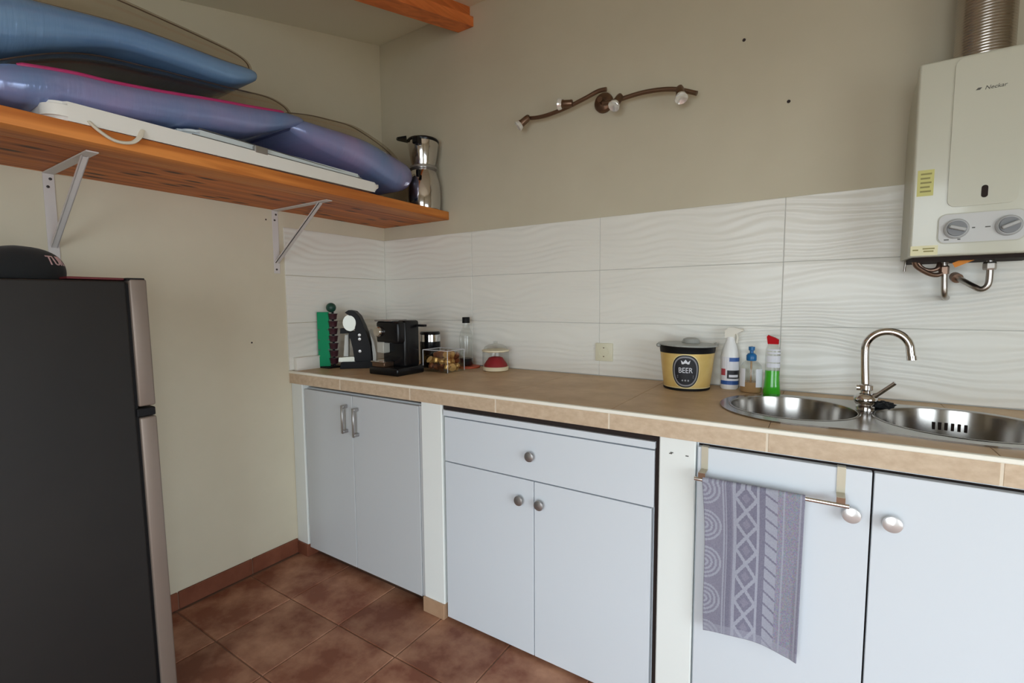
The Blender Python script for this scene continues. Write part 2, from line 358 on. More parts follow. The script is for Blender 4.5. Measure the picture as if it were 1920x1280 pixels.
# walls
def yz_wall(x0, x1):
    M = Matrix(((0, 0, 1, x0), (1, 0, 0, 0), (0, 1, 0, 0), (0, 0, 0, 1)))
    return prism(bmesh.new(), [(0.0, 0), (0.0, CZ(0) + 0.02), (-1.0, CZ(-1.0) + 0.02), (ROOM_Y, CZ(ROOM_Y) + 0.02), (ROOM_Y, 0)], x1 - x0, M)
wl = struct('wall_left', yz_wall(-T, 0), 'plaster_lit', 'cream plastered side wall behind the shelf and fridge')
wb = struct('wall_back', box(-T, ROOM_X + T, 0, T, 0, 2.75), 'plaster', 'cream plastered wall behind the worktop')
wr = struct('wall_right', yz_wall(ROOM_X, ROOM_X + T), 'plaster')
boolean(wr, box(ROOM_X - 0.2, ROOM_X + 0.4, WIN_Y0, WIN_Y1, WIN_Z0, WIN_Z1))
bm = bmesh.new()
for a, b in ((WIN_Y0, WIN_Y0 + 0.05), (WIN_Y1 - 0.05, WIN_Y1)): bx(bm, ROOM_X + 0.03, ROOM_X + 0.09, a, b, WIN_Z0, WIN_Z1)
for a, b in ((WIN_Z0, WIN_Z0 + 0.05), (WIN_Z1 - 0.05, WIN_Z1)): bx(bm, ROOM_X + 0.03, ROOM_X + 0.09, WIN_Y0 + 0.05, WIN_Y1 - 0.05, a, b)
struct('unseen_window_1', bm, 'lacquer', 'white frame of the unseen side window')
bm = box(-T, DOOR_X0, ROOM_Y - T, ROOM_Y, 0, CZ(ROOM_Y) + 0.02); bx(bm, DOOR_X1, ROOM_X + T, ROOM_Y - T, ROOM_Y, 0, CZ(ROOM_Y) + 0.02)
bx(bm, DOOR_X0, DOOR_X1, ROOM_Y - T, ROOM_Y, DOOR_H, CZ(ROOM_Y) + 0.02)
wf = struct('wall_front', bm, 'plaster')
bm = bmesh.new()
for a, b in ((DOOR_X0, DOOR_X0 + 0.05), (DOOR_X1 - 0.05, DOOR_X1)): bx(bm, a, b, ROOM_Y - 0.09, ROOM_Y - 0.03, 0, DOOR_H)
bx(bm, DOOR_X0 + 0.05, DOOR_X1 - 0.05, ROOM_Y - 0.09, ROOM_Y - 0.03, DOOR_H - 0.05, DOOR_H)
struct('door_1', bm, 'lacquer', 'open patio doorway frame')
struct('ground', box(-3, 10, -9, 3, -0.2, -0.11), 'paving', 'terrace paving outside the doorway')
M = Matrix(((0, 0, 1, -T), (1, 0, 0, 0), (0, 1, 0, 0), (0, 0, 0, 1)))
struct('ceiling', prism(bmesh.new(), [(T, CZ(T)), (-1.0, CZ(-1.0)), (ROOM_Y - T, CZ(ROOM_Y)), (ROOM_Y - T, CZ(ROOM_Y) + 0.1), (-1.0, CZ(-1.0) + 0.1), (T, CZ(T) + 0.1)], ROOM_X + 2 * T, M), 'ceiling', 'sloping plastered ceiling')
# rafters: a narrow web on a wider foot
def rafter(x):
    t = thing('ceiling_beam', 'reddish stained wooden rafter with stepped profile meeting the wall by the shelf', 'beam', (x, 0, CZ(0)))
    def seg(xa, xb, za, zb):
        Mx = Matrix(((0, 0, 1, xa), (1, 0, 0, 0), (0, 1, 0, 0), (0, 0, 0, 1)))
        return prism(bmesh.new(), [(0.0, za), (-1.0, za - 0.26), (-3.2, za - 0.26), (-3.2, zb - 0.26), (-1.0, zb - 0.26), (0.0, zb)], xb - xa, Mx)
    obj('beam_foot', seg(-0.047, 0.047, -0.098, -0.052), 'beam', t); obj('beam_web', seg(-0.026, 0.026, -0.054, 0.004), 'beam', t)
rafter(0.611)

# rippled tiles on the back wall (3 rows) and beside the corner
XS = [0.004, 0.636, 1.3235, 2.008, 2.692, 3.376, 3.595]; ZS = [0.902, 1.1285, 1.354, 1.5765]
for i in range(6):
    for j in range(3):
        obj('tile', box(XS[i] + 0.001, XS[i + 1] - 0.001, -0.008, 0.001, ZS[j] + 0.001, ZS[j + 1] - 0.001, 0.0012, 1), 'tile', wb)
for j in range(3):
    obj('tile', box(-0.001, 0.008, -0.62, -0.009, ZS[j] + 0.001, ZS[j + 1] - 0.001, 0.0012, 1), 'tile', wl)
obj('grout', box(0.003, 3.595, -0.006, 0.001, 0.9, 1.574), 'grout', wb)
for x, z in ((1.859, 2.142), (2.005, 1.899)):
    obj('screw_hole', lathe(bmesh.new(), [(0.0, -0.0005), (0.006, -0.0005), (0.005, 0.002)], (x, 0, z), 10, Matrix.Rotation(PI / 2, 3, 'X')), 'hole', wb)
for y, z in ((-0.791, 1.048), (-0.70, 1.60)):
    obj('screw_hole', lathe(bmesh.new(), [(0.0, 0.0005), (0.004, 0.0005), (0.003, -0.002)], (0, y, z), 10, Matrix.Rotation(PI / 2, 3, 'Y')), 'hole', wl)
# skirting
bl = struct('baseboard_left', box(-0.001, 0.006, -3.29, -0.62, 0, 0.066), 'terra_grout', 'terracotta tile skirting along the side wall')
ys = [-0.615, -0.842, -1.14, -1.438, -1.736, -2.034, -2.33, -2.63, -2.93, -3.29]
for a, b in zip(ys[:-1], ys[1:]):
    obj('tile', box(0, 0.010, b + 0.002, a - 0.001, 0, 0.071, 0.002, 1), 'terra_skirt', bl)

# ================================================================== MASONRY COUNTER
YF = -0.6215
def pillar(name, x0, x1, label, skirt):
    o = struct(name, box(x0, x1, -0.612, -0.001, 0.0, 0.845, 0.003, 1), 'white_plaster', label)
    if skirt:
        obj('skirting_tile', box(x0 - 0.002 * (x0 > 0.1), x1 + 0.002, -0.620, -0.40, 0.0, 0.060, 0.0015, 1), skirt, o)
    return o
pillar('wall_pillar_1', 0.001, 0.086, 'white plaster pier in the corner under the worktop', 'terra_skirt')
pillar('wall_pillar_2', 0.846, 0.950, 'white plaster pier between the two white cabinets', 'terra_light')
pillar('wall_pillar_3', 1.758, 1.856, 'white plaster pier between cabinet and sink doors', 'terra_light')
o = pillar('wall_pillar_4', 2.63, 2.74, 'white plaster pier beyond the sink doors', None)
pp = bpy.data.objects['wall_pillar_3']
for x, z in ((1.793, 0.80), (1.834, 0.797), (1.79, 0.797)):
    obj('chip', box(x - 0.004, x + 0.004, -0.6128, -0.611, z - 0.0015, z + 0.0015), 'ink', pp)

wt = thing('worktop', 'brown stone tiled masonry worktop with beige tile front edge', 'worktop', (0, 0, 0.842))
def wobj(name, b_, m, smooth=None): return obj(name, b_, m, wt, smooth, None, True)
END = ROOM_X - 0.005
SINK_CUT = [(2.07 - 0.176 * math.sin(a), -0.325 + 0.196 * math.cos(a)) for a in [PI * k / 24 for k in range(25)]]
SINK_CUT += [(2.435 + 0.181 * math.sin(a), -0.322 - 0.196 * math.cos(a)) for a in [PI * k / 24 for k in range(25)]]
def cutter(): return prism(bmesh.new(), SINK_CUT, 0.3, Matrix.Translation((0, 0, 0.75)))
slab = wobj('slab', box(0.001, END, YF + 0.0008, -0.001, 0.8428, 0.893), 'edge_grout')
boolean(slab, mapbm(cutter(), lambda v: v - Vector(wt.location)))
JX = [0.001, 0.378, 0.798, 1.203, 1.612, 2.026, 2.445, 2.858, 3.27, END]
for a, b in zip(JX[:-1], JX[1:]):
    wobj('edge_tile', box(a + 0.0022, b - 0.0022, YF, YF + 0.012, 0.8425, 0.8905, 0.0012, 1), 'edge_tile')
    for y0, y1 in ((YF + 0.014, -0.31), (-0.31, -0.009)):
        t_ = wobj('top_tile', box(a + 0.0006, b - 0.0006, y0 + 0.0006, y1 - 0.0006, 0.886, 0.900, 0.0008, 1), 'worktop')
        if b > 1.88 and a < 2.65: boolean(t_, mapbm(cutter(), lambda v: v - Vector(wt.location)))
wobj('edge_trim', box(0.001, END, YF - 0.0025, YF + 0.013, 0.8898, 0.9015, 0.003, 2), 'edge_trim')

# --------------------------------------------------------------- cabinets
def bar_handle(parent, x, z0, z1, y):
    bm = box(x - 0.006, x + 0.006, y - 0.030, y - 0.023, z0, z1, 0.002, 1)
    for z in (z0 + 0.008, z1 - 0.008): bx(bm, x - 0.006, x + 0.006, y - 0.024, y + 0.001, z - 0.007, z + 0.007, 0.0015, 1)
    return obj('handle', bm, 'nickel', parent, 40, None, True)
def round_knob(parent, x, z, y, r, m, depth=0.022):
    Mx = Matrix.Rotation(PI / 2, 3, 'X')
    pr = [(r * 0.45, -0.002), (r * 0.40, depth * 0.45), (r * 0.85, depth * 0.55), (r, depth * 0.72), (r * 0.93, depth * 0.88), (r * 0.6, depth * 0.97), (0, depth)]
    return obj('knob', lathe(bmesh.new(), pr, (x, y, z), 28, Mx), m, parent, 50, None, True)

c1 = thing('base_cabinet', 'white two-door cabinet with paired vertical bar handles in the corner', 'cabinet', (0.465, -0.3, 0.0))
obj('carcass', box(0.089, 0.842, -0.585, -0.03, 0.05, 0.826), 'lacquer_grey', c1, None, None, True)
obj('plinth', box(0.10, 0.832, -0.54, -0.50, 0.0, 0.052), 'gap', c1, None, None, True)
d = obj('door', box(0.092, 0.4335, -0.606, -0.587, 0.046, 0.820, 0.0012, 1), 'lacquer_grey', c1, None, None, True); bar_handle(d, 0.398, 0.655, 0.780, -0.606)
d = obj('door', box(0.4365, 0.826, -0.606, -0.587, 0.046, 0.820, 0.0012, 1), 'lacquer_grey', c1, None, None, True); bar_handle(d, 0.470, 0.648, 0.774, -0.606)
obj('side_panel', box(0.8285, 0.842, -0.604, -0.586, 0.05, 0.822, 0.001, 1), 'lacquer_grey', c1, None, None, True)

c2 = thing('drawer_cabinet', 'white cabinet with one wide drawer over two doors and round dark knobs', 'cabinet', (1.355, -0.3, 0.0))
obj('carcass', box(0.963, 1.742, -0.588, -0.03, 0.012, 0.800), 'lacquer', c2, None, None, True)
obj('foot', box(0.975, 1.73, -0.57, -0.1, 0.0, 0.014), 'gap', c2, None, None, True)
obj('shadow_strip', box(1.7445, 1.7578, -0.600, -0.560, 0.0, 0.842), 'gap', c2, None, None, True)  # near-black strips stand for the shade in the gaps beside and above the cabinet
obj('shadow_strip', box(0.951, 1.7578, -0.602, -0.560, 0.8225, 0.8427), 'gap', c2, None, None, True)
obj('top_board', box(0.958, 1.746, -0.612, -0.03, 0.801, 0.822, 0.001, 1), 'lacquer', c2, None, None, True)
dr = obj('drawer', box(0.962, 1.744, -0.609, -0.589, 0.629, 0.796, 0.001, 1), 'lacquer', c2, None, None, True)
round_knob(dr, 1.338, 0.712, -0.609, 0.0175, 'nickel')
d = obj('door', box(0.962, 1.3455, -0.609, -0.589, 0.014, 0.625, 0.001, 1), 'lacquer', c2, None, None, True); round_knob(d, 1.296, 0.554, -0.609, 0.0175, 'nickel')
d = obj('door', box(1.3485, 1.738, -0.609, -0.589, 0.014, 0.625, 0.001, 1), 'lacquer', c2, None, None, True); round_knob(d, 1.374, 0.555, -0.609, 0.0175, 'nickel')

c3 = thing('sink_cabinet', 'white sink cupboard with two wide doors and large pearly oval knobs', 'cabinet', (2.245, -0.3, 0.0))
bm = box(1.857, 2.629, -0.595, -0.57, 0.834, 0.8425); bx(bm, 1.857, 1.8605, -0.595, -0.57, 0.0, 0.834); bx(bm, 2.6245, 2.629, -0.595, -0.57, 0.0, 0.834)
obj('frame', bm, 'lacquer', c3, None, None, True)
obj('carcass', box(1.8595, 2.6275, -0.588, -0.585, 0.0, 0.836), 'gap', c3, None, None, True)
d3 = obj('door', box(1.862, 2.2385, -0.613, -0.594, 0.02, 0.8285, 0.0012, 1), 'lacquer', c3, None, None, True); round_knob(d3, 2.203, 0.727, -0.613, 0.019, 'knob_light', 0.026)
d = obj('door', box(2.2425, 2.623, -0.613, -0.594, 0.02, 0.8285, 0.0012, 1), 'lacquer', c3, None, None, True); round_knob(d, 2.277, 0.724, -0.613, 0.019, 'knob_light', 0.026)

# towel rail hooked over the sink door, and its towel
tr = thing('towel_rail', 'chrome over-door towel rail hooked on the sink cupboard door', 'towel rail', (2.03, -0.62, 0.755))
obj('rail', tube(bmesh.new(), [(1.862, -0.648, 0.752), (2.197, -0.648, 0.752)], 0.0056, 12), 'chrome', tr, 50, None, True)
for x in (1.880, 2.181):
    bm = box(x - 0.0085, x + 0.0085, -0.6155, -0.6138, 0.770, 0.831); bx(bm, x - 0.0085, x + 0.0085, -0.6155, -0.600, 0.8298, 0.8315)
    bx(bm, x - 0.0085, x + 0.0085, -0.650, -0.6138, 0.7685, 0.7705); h = obj('hook', bm, 'hook_metal', tr, None, None, True)
    sub(h, 'bracket', box(x - 0.0085, x + 0.0085, -0.6505, -0.6485, 0.754, 0.770), 'bronze', None, True)
def towel():
    NX, NZ = 120, 200; x0, x1 = 1.883, 2.112; H = 0.418; ztop = 0.7615
    bm = bmesh.new(); cl = bm.loops.layers.float_color.new('print'); g = []
    lead = 6
    for j in range(NZ + 1 + lead):
        row = []
        for i in range(NX + 1):
            s = i / NX
            x = x0 + (x1 - x0) * s
            if j < lead:   # wraps over the rail from behind
                a = PI * (1 - j / lead) * 0.95
                y = -0.648 - 0.0062 * math.cos(a) ; z = 0.752 + 0.0075 * math.sin(a) if a > 0 else ztop
                y = -0.648 + 0.0070 * math.cos(PI - a); z = 0.752 + 0.0070 * math.sin(a)
                if j == 0: z -= 0.03
            else:
                t = (j - lead) / NZ
                z = 0.752 - t * (H - 0.012 * math.sin(s * PI * 1.2 + 0.2) - 0.016 * s)
                x = x + t * (0.012 * (1 - s) - 0.004 * s) + 0.003 * math.sin(t * 5) * (1 - s)
                y = -0.655 + 0.012 * min(1, t * 3) + 0.004 * math.sin(s * 9 + t * 2) * t - 0.006 * t * (s > 0.93) * (s - 0.93) / 0.07
                y = max(-0.668, min(y, -0.630))
            row.append(bm.verts.new((x, y, z)))
        g.append(row)
    BG = (0.225, 0.220, 0.285); LN = (0.33, 0.342, 0.41); DK = (0.185, 0.182, 0.245)
    def colr(s, v):   # s across 0..1, v down in metres
        jit = random.uniform(-0.02, 0.02)
        c = BG
        if s < 0.20:
            p = 0.103; cyc = ((v + 0.035) % p) - p / 2; rr = math.hypot(s * 0.229, cyc)
            c = LN if (rr < 0.040 and int(rr / 0.0055) % 2 == 1) or (0.040 < rr < 0.044) else BG
        elif s < 0.33:
            c = LN if abs(s - 0.215) < 0.008 or abs(s - 0.325) < 0.008 or abs(s - 0.245) < 0.005 else (DK if 0.25 < s < 0.30 else BG)
        elif s < 0.58:
            u = (s - 0.345) / 0.215 * 2 - 1; p = 0.072; w = ((v + 0.01) % p) / p * 2 - 1
            if abs(u) > 0.97: c = LN
            else:
                dd = abs(abs(u) + abs(w) - 1.0)
                c = LN if dd < 0.20 else (BG if abs(u) + abs(w) < 0.42 else DK)
        elif s < 0.64:
            c = LN if abs(s - 0.575) < 0.008 else DK
        elif s < 0.76:
            k = (v - (s - 0.64) * 0.16) % 0.033
            c = DK if k < 0.006 else LN
        elif s < 0.955:
            c = LN if abs(s - 0.815) < 0.008 else tuple(q + random.uniform(-0.02, 0.09) for q in BG)
        else:
            c = LN if abs(s - 0.965) < 0.006 else BG
        if v > 0.395: c = tuple(q * 0.5 + r_ * 0.5 for q, r_ in zip(c, LN))
        return tuple(max(0, q + jit) for q in c)
    for j in range(NZ + lead):
        for i in range(NX):
            f = bm.faces.new((g[j][i], g[j][i + 1], g[j + 1][i + 1], g[j + 1][i])); f.smooth = True
            c = colr((i + 0.5) / NX, max(0, (j - lead)) / NZ * H)
            for l in f.loops: l[cl] = (*[q ** (1 / 2.2) if False else q for q in c], 1)
    me = bpy.data.meshes.new('towel'); bm.to_mesh(me); bm.free(); me.materials.append(MT['towel'])
    o = bpy.data.objects.new('towel', me); COL.objects.link(o)
    s = o.modifiers.new('thickness', 'SOLIDIFY'); s.thickness = 0.0028; s.offset = 0
    return o
tag(towel(), 'grey-lilac hand towel with arcs, diamonds and braid pattern hanging on the rail', 'towel')

# --------------------------------------------------------------- sink
sk = thing('double_sink', 'stainless steel sink with two round bowls set into the worktop', 'sink', (2.25, -0.32, 0.9))
OUT = [(2.07 - 0.200 * math.sin(a), -0.325 + 0.215 * math.cos(a)) for a in [PI * k / 30 for k in range(31)]]
OUT += [(2.12 + 0.265 * k / 8, -0.540 + 0.016 * math.sin(PI * k / 8)) for k in range(1, 8)]
OUT += [(2.435 + 0.205 * math.sin(a), -0.322 - 0.215 * math.cos(a)) for a in [PI * k / 30 for k in range(31)]]
deck = obj('deck', prism(bmesh.new(), OUT, 0.0045, Matrix.Translation((0, 0, 0.8998))), 'sink', sk, None, None, True)
B1 = (2.062, -0.322, 0.163); B2 = (2.437, -0.318, 0.178)
cb = bmesh.new()
for cx, cy, r in (B1, B2): lathe(cb, [(r, -0.1), (r, 0.1)], (cx - 2.25, cy + 0.32, 0), 48)
boolean(deck, cb)
for cx, cy, r in (B1, B2):
    pr = [(r + 0.006, 0.9048), (r + 0.002, 0.9062), (r - 0.002, 0.9048), (r - 0.004, 0.896), (r - 0.010, 0.82), (r - 0.022, 0.775), (r - 0.06, 0.762), (0.03, 0.757), (0.028, 0.745), (0.0, 0.745)]
    b_ = obj('bowl', lathe(bmesh.new(), pr, (cx, cy, 0), 64, cap=False), 'sink', sk, 40, None, True)
    sub(b_, 'drain', lathe(bmesh.new(), [(0.0, 0.752), (0.018, 0.753), (0.034, 0.7595), (0.036, 0.757)], (cx, cy, 0), 32), 'chrome', 40, True)
    if r > 0.17:
        for k in range(6):
            a = math.radians(99 - k * 4.6)
            rr = r - 0.0085; c = Vector((cx + rr * math.cos(a), cy + rr * math.sin(a), 0.858))
            bm = box(-0.0035, 0.0035, -0.0012, 0.0012, -0.011, 0.011, 0.001, 1)
            bmesh.ops.rotate(bm, verts=bm.verts[:], cent=(0, 0, 0), matrix=Matrix.Rotation(a - PI / 2, 3, 'Z')); bmesh.ops.translate(bm, verts=bm.verts[:], vec=c)
            sub(b_, 'overflow_slot', bm, 'gap', None, True)
# tap
tp = thing('mixer_tap', 'chrome swan-neck mixer tap with side lever behind the sink bowls', 'tap', (2.246, -0.222, 0.9))
obj('base', lathe(bmesh.new(), [(0.024, 0.9042), (0.024, 0.909), (0.019, 0.912), (0.0165, 0.916)], (2.246, -0.222, 0), 32), 'chrome', tp, 40, None, True)
obj('body', lathe(bmesh.new(), [(0.014, 0.912), (0.024, 0.916), (0.029, 0.925), (0.029, 0.934), (0.023, 0.944), (0.014, 0.949), (0.0125, 0.955), (0.0175, 0.959), (0.0175, 0.972), (0.012, 0.976)], (2.245, -0.222, 0), 32), 'chrome', tp, 40, None, True)
sp = [(2.243, -0.222, 0.97), (2.240, -0.222, 1.02), (2.238, -0.222, 1.072)]
for k in range(1, 13):
    a = PI * k / 12
    sp.append((2.288 - 0.050 * math.cos(a), -0.222 - 0.018 * k / 12, 1.078 + 0.052 * math.sin(a)))
sp.append((2.341, -0.241, 1.056))
s_ = obj('spout', tube(bmesh.new(), smooth_path(sp, 4), 0.0105, 20), 'chrome', tp, 50, None, True)
sub(s_, 'aerator', tube(bmesh.new(), [(2.3405, -0.2408, 1.064), (2.342, -0.242, 1.052)], 0.0118, 20), 'chrome', 50, True)
obj('side_boss', tube(bmesh.new(), [(2.246, -0.222, 0.963), (2.222, -0.222, 0.963)], 0.0085, 16), 'chrome', tp, 50, None, True)
obj('lever', tube(bmesh.new(), [(2.258, -0.228, 0.938), (2.272, -0.236, 0.949), (2.308, -0.248, 0.987)], [0.010, 0.0056, 0.0056], 14), 'chrome', tp, 50, None, True)
# black scourer behind the sink
bm = bmesh.new(); bmesh.ops.create_icosphere(bm, subdivisions=3, radius=1)
mapbm(bm, lambda v: Vector((v.x * 0.026, v.y * 0.019, v.z * 0.011)) * (1 + 0.16 * math.sin(v.x * 9 + v.y * 7) + 0.12 * math.sin(v.z * 8 - v.x * 13)))
bmesh.ops.translate(bm, verts=bm.verts[:], vec=(2.289, -0.200, 0.9135))
sc_ = obj('scouring_pad', bm, 'black_cloth'); tag(sc_, 'crumpled black scouring pad lying beside the tap', 'scouring pad')

# --------------------------------------------------------------- socket
so = thing('wall_socket', 'ivory wall socket on the tiles above the worktop', 'socket', (1.349, -0.008, 1.0045))
obj('plate', box(1.310, 1.388, -0.0175, -0.0075, 0.966, 1.043, 0.003, 2), 'socket', so, 40, None, True)
w_ = obj('insert', lathe(bmesh.new(), [(0.024, 0.0), (0.024, 0.002), (0.0205, 0.002), (0.0195, -0.004), (0, -0.004)], (1.349, -0.0172, 1.0045), 32, Matrix.Rotation(PI / 2, 3, 'X')), 'socket', so, 40, None, True)
for dx in (-0.0095, 0.0095):
    sub(w_, 'pin_hole', lathe(bmesh.new(), [(0.0, 0.0), (0.003, 0.0), (0.003, -0.002)], (1.349 + dx, -0.0137, 1.0045), 12, Matrix.Rotation(PI / 2, 3, 'X')), 'gap', None, True)
for dz in (-0.0185, 0.0185):
    sub(w_, 'earth_clip', box(1.3465, 1.3515, -0.0195, -0.0135, 1.0045 + dz - 0.002, 1.0045 + dz + 0.002), 'bronze', None, True)

# ================================================================== WATER HEATER
ht = thing('water_heater', 'cream gas water heater with two grey dials mounted on the tiled wall', 'water heater', (2.463, 0, 1.335))
HX0, HX1, HY = 2.324, 2.602, -0.225
def hob(name, bm, m, sm=None): return obj(name, bm, m, ht, sm, None, True)
prof = [(-0.009, 1.340), (-0.195, 1.336), (-0.195, 1.83), (-0.16, 1.826), (-0.10, 1.815), (-0.055, 1.795), (-0.03, 1.765), (-0.009, 1.72)]
hob('case', prism(bmesh.new(), prof, HX1 - HX0 - 0.008, Matrix(((0, 0, 1, HX0 + 0.004), (1, 0, 0, 0), (0, 1, 0, 0), (0, 0, 0, 1)))), 'heater_side', 30)
cover = hob('front_cover', box(HX0, HX1, HY, -0.190, 1.336, 1.846, 0.006, 3), 'heater', 40)
M_XZ = Matrix(((1, 0, 0, 0), (0, 0, -1, HY), (0, 1, 0, 0), (0, 0, 0, 1)))   # (a,b,c)->(x, HY-c, z)
bm = prism(bmesh.new(), rrect(2.396, 2.530, 1.462, 1.838, 0.018), 0.004, M_XZ); sub(cover, 'raised_panel', bm, 'heater', 40, True)
cp = sub(cover, 'control_panel', prism(bmesh.new(), rrect(2.382, 2.546, 1.369, 1.443, 0.016), 0.004, M_XZ), 'panel_grey', 40, True)
sub(cover, 'control_panel_rim', prism(bmesh.new(), rrect(2.3795, 2.5485, 1.3665, 1.4455, 0.018), 0.0022, M_XZ), 'heater_side', 40, True)
for x, ang in ((2.417, -0.32), (2.516, 0.42)):
    k = hob('dial', lathe(bmesh.new(), [(0.0255, 0.0), (0.0255, 0.006), (0.0225, 0.009), (0.0, 0.009)], (x, HY - 0.004, 1.4045), 32, Matrix.Rotation(PI / 2, 3, 'X')), 'knob_ring', 40)
    sub(k, 'dial_face', lathe(bmesh.new(), [(0.0205, 0.0), (0.0195, 0.010), (0.0, 0.010)], (x, HY - 0.008, 1.4045), 32, Matrix.Rotation(PI / 2, 3, 'X')), 'knob_grey', 40, True)
    bm = box(-0.0175, 0.0175, -0.012, 0, -0.0045, 0.0045, 0.002, 1); bmesh.ops.rotate(bm, verts=bm.verts[:], cent=(0, 0, 0), matrix=Matrix.Rotation(-ang, 3, 'Y'))
    bmesh.ops.translate(bm, verts=bm.verts[:], vec=(x, HY - 0.016, 1.4045)); sub(k, 'grip', bm, 'knob_ring', 40, True)
for x, z, s in ((2.451, 1.405, 0.003), (2.478, 1.405, 0.005), (2.399, 1.377, 0.005), (2.424, 1.377, 0.003)):
    hob('panel_mark', box(x - s, x + s, HY - 0.0045, HY - 0.003, z - 0.0014, z + 0.0014), 'ink')
hob('window', prism(bmesh.new(), rrect(2.461, 2.4735, 1.480, 1.511, 0.006), 0.0052, M_XZ), 'gap', 40)
st = hob('warning_sticker', box(2.3325, 2.367, HY - 0.0006, HY + 0.001, 1.498, 1.567), 'sticker_yellow')
for k in range(5):
    sub(st, 'print_line', box(2.339, 2.362 - 0.003 * (k % 2), HY - 0.0009, HY, 1.508 + k * 0.0115, 1.5125 + k * 0.0115), 'ink_red', None, True)
st = hob('rating_sticker', box(2.3265, 2.3835, HY - 0.0006, HY + 0.001, 1.339, 1.365), 'sticker_cream')
for x0, x1, z in ((2.331, 2.343, 1.352), (2.352, 2.377, 1.355), (2.354, 2.375, 1.348)):
    sub(st, 'print_line', box(x0, x1, HY - 0.0009, HY, z, z + 0.0035), 'ink_red', None, True)
bm = text_bm('Neckar', 0.0135, 0.0003, 0.25); mapbm(bm, lambda v: Vector((2.474 + v.x, HY - 0.0045 - v.z, 1.7535 + v.y)))
sub(cover, 'maker_lettering', bm, 'ink', None, True)
bm = bmesh.new(); prism(bm, [(2.437, 1.7515), (2.445, 1.7515), (2.449, 1.7565), (2.441, 1.7565)], 0.0048, M_XZ); sub(cover, 'maker_emblem', bm, 'ink', None, True)
# underside fittings
hob('burner_tray', box(2.336, 2.592, -0.185, -0.03, 1.326, 1.338), 'gap')
hob('pipe', tube(bmesh.new(), smooth_path([(2.418, -0.10, 1.345), (2.420, -0.10, 1.29), (2.422, -0.10, 1.245), (2.426, -0.085, 1.227), (2.436, -0.05, 1.224), (2.440, 0.0, 1.224)], 5), 0.0075, 14), 'old_steel', 50)
hob('pipe_nut', lathe(bmesh.new(), [(0.012, 1.292), (0.012, 1.312), (0.010, 1.316)], (2.4185, -0.10, 0), 6), 'copper')
hob('pipe', tube(bmesh.new(), smooth_path([(2.513, -0.10, 1.345), (2.515, -0.10, 1.285), (2.512, -0.10, 1.257), (2.500, -0.095, 1.247), (2.486, -0.085, 1.256), (2.472, -0.05, 1.272), (2.462, -0.012, 1.285), (2.458, 0.0, 1.290)], 5), 0.0078, 14), 'old_steel', 50)
hob('pipe_nut', lathe(bmesh.new(), [(0.013, 1.300), (0.0145, 1.304), (0.0145, 1.318), (0.013, 1.322)], (2.5135, -0.10, 0), 6), 'old_steel')
hob('wall_flange', tube(bmesh.new(), [(2.4625, -0.022, 1.2815), (2.458, 0.0, 1.289)], 0.014, 16), 'copper', 50)
hob('gas_tube', tube(bmesh.new(), smooth_path([(2.345, -0.15, 1.338), (2.350, -0.14, 1.318), (2.372, -0.125, 1.300), (2.395, -0.112, 1.290), (2.412, -0.105, 1.294), (2.416, -0.10, 1.318), (2.43, -0.10, 1.338)], 5), 0.0065, 12), 'copper', 50)
hob('gas_tube', tube(bmesh.new(), smooth_path([(2.352, -0.11, 1.338), (2.368, -0.105, 1.312), (2.388, -0.10, 1.304), (2.405, -0.10, 1.31), (2.41, -0.09, 1.338)], 5), 0.006, 12), 'copper', 50)
hob('thin_pipe', tube(bmesh.new(), [(2.337, -0.06, 1.338), (2.335, -0.06, 1.322), (2.334, -0.06, 1.305)], 0.003, 8), 'old_steel', 50)
bm = box(-0.022, 0.022, -0.001, 0.001, -0.007, 0.007); bmesh.ops.rotate(bm, verts=bm.verts[:], cent=(0, 0, 0), matrix=Matrix.Rotation(-0.45, 3, 'Y')); bmesh.ops.translate(bm, verts=bm.verts[:], vec=(2.450, -0.15, 1.323))
hob('orange_tag', bm, 'orange')
# flue
ff = thing('flue_pipe', 'corrugated aluminium flue rising from the water heater', 'flue pipe', (2.468, -0.115, 1.80))
pr = [(0.0605, 1.805)]
for k in range(100):
    z = 1.81 + k * 0.0074; pr += [(0.0612, z), (0.0620, z + 0.002), (0.0620, z + 0.0036), (0.0612, z + 0.0054)]
obj('duct', lathe(bmesh.new(), pr, (2.468, -0.115, 0), 48), 'flue', ff, 60, None, True)
obj('collar', lathe(bmesh.new(), [(0.0640, 1.80), (0.0640, 1.832), (0.0615, 1.834)], (2.468, -0.115, 0), 48), 'flue', ff, 40, None, True)

# ================================================================== WALL SPOTLIGHT BAR
lt = thing('spotlight_bar', 'bronze curved wall light with four adjustable spots', 'wall light', (1.335, 0, 2.04))
def lob(name, bm, m, sm=50): return obj(name, bm, m, lt, sm, None, True)
YL = -0.055
lob('wall_plate', lathe(bmesh.new(), [(0.040, 0.0), (0.040, 0.012), (0.034, 0.020), (0.012, 0.024), (0.011, 0.050), (0, 0.050)], (1.335, 0, 2.042), 36, Matrix.Rotation(PI / 2, 3, 'X')), 'bronze')
lob('arm', tube(bmesh.new(), smooth_path([(0.995, YL, 2.036), (1.04, YL, 2.029), (1.09, YL, 2.028), (1.15, YL, 2.034), (1.215, YL, 2.045), (1.28, YL, 2.060), (1.33, YL, 2.073), (1.365, YL, 2.072)], 5), 0.0085, 12), 'bronze')
lob('arm', tube(bmesh.new(), smooth_path([(1.350, YL, 2.020), (1.385, YL, 2.018), (1.43, YL, 2.020), (1.50, YL, 2.024), (1.57, YL, 2.020), (1.64, YL, 2.006), (1.715, YL, 1.974)], 5), 0.0085, 12), 'bronze')
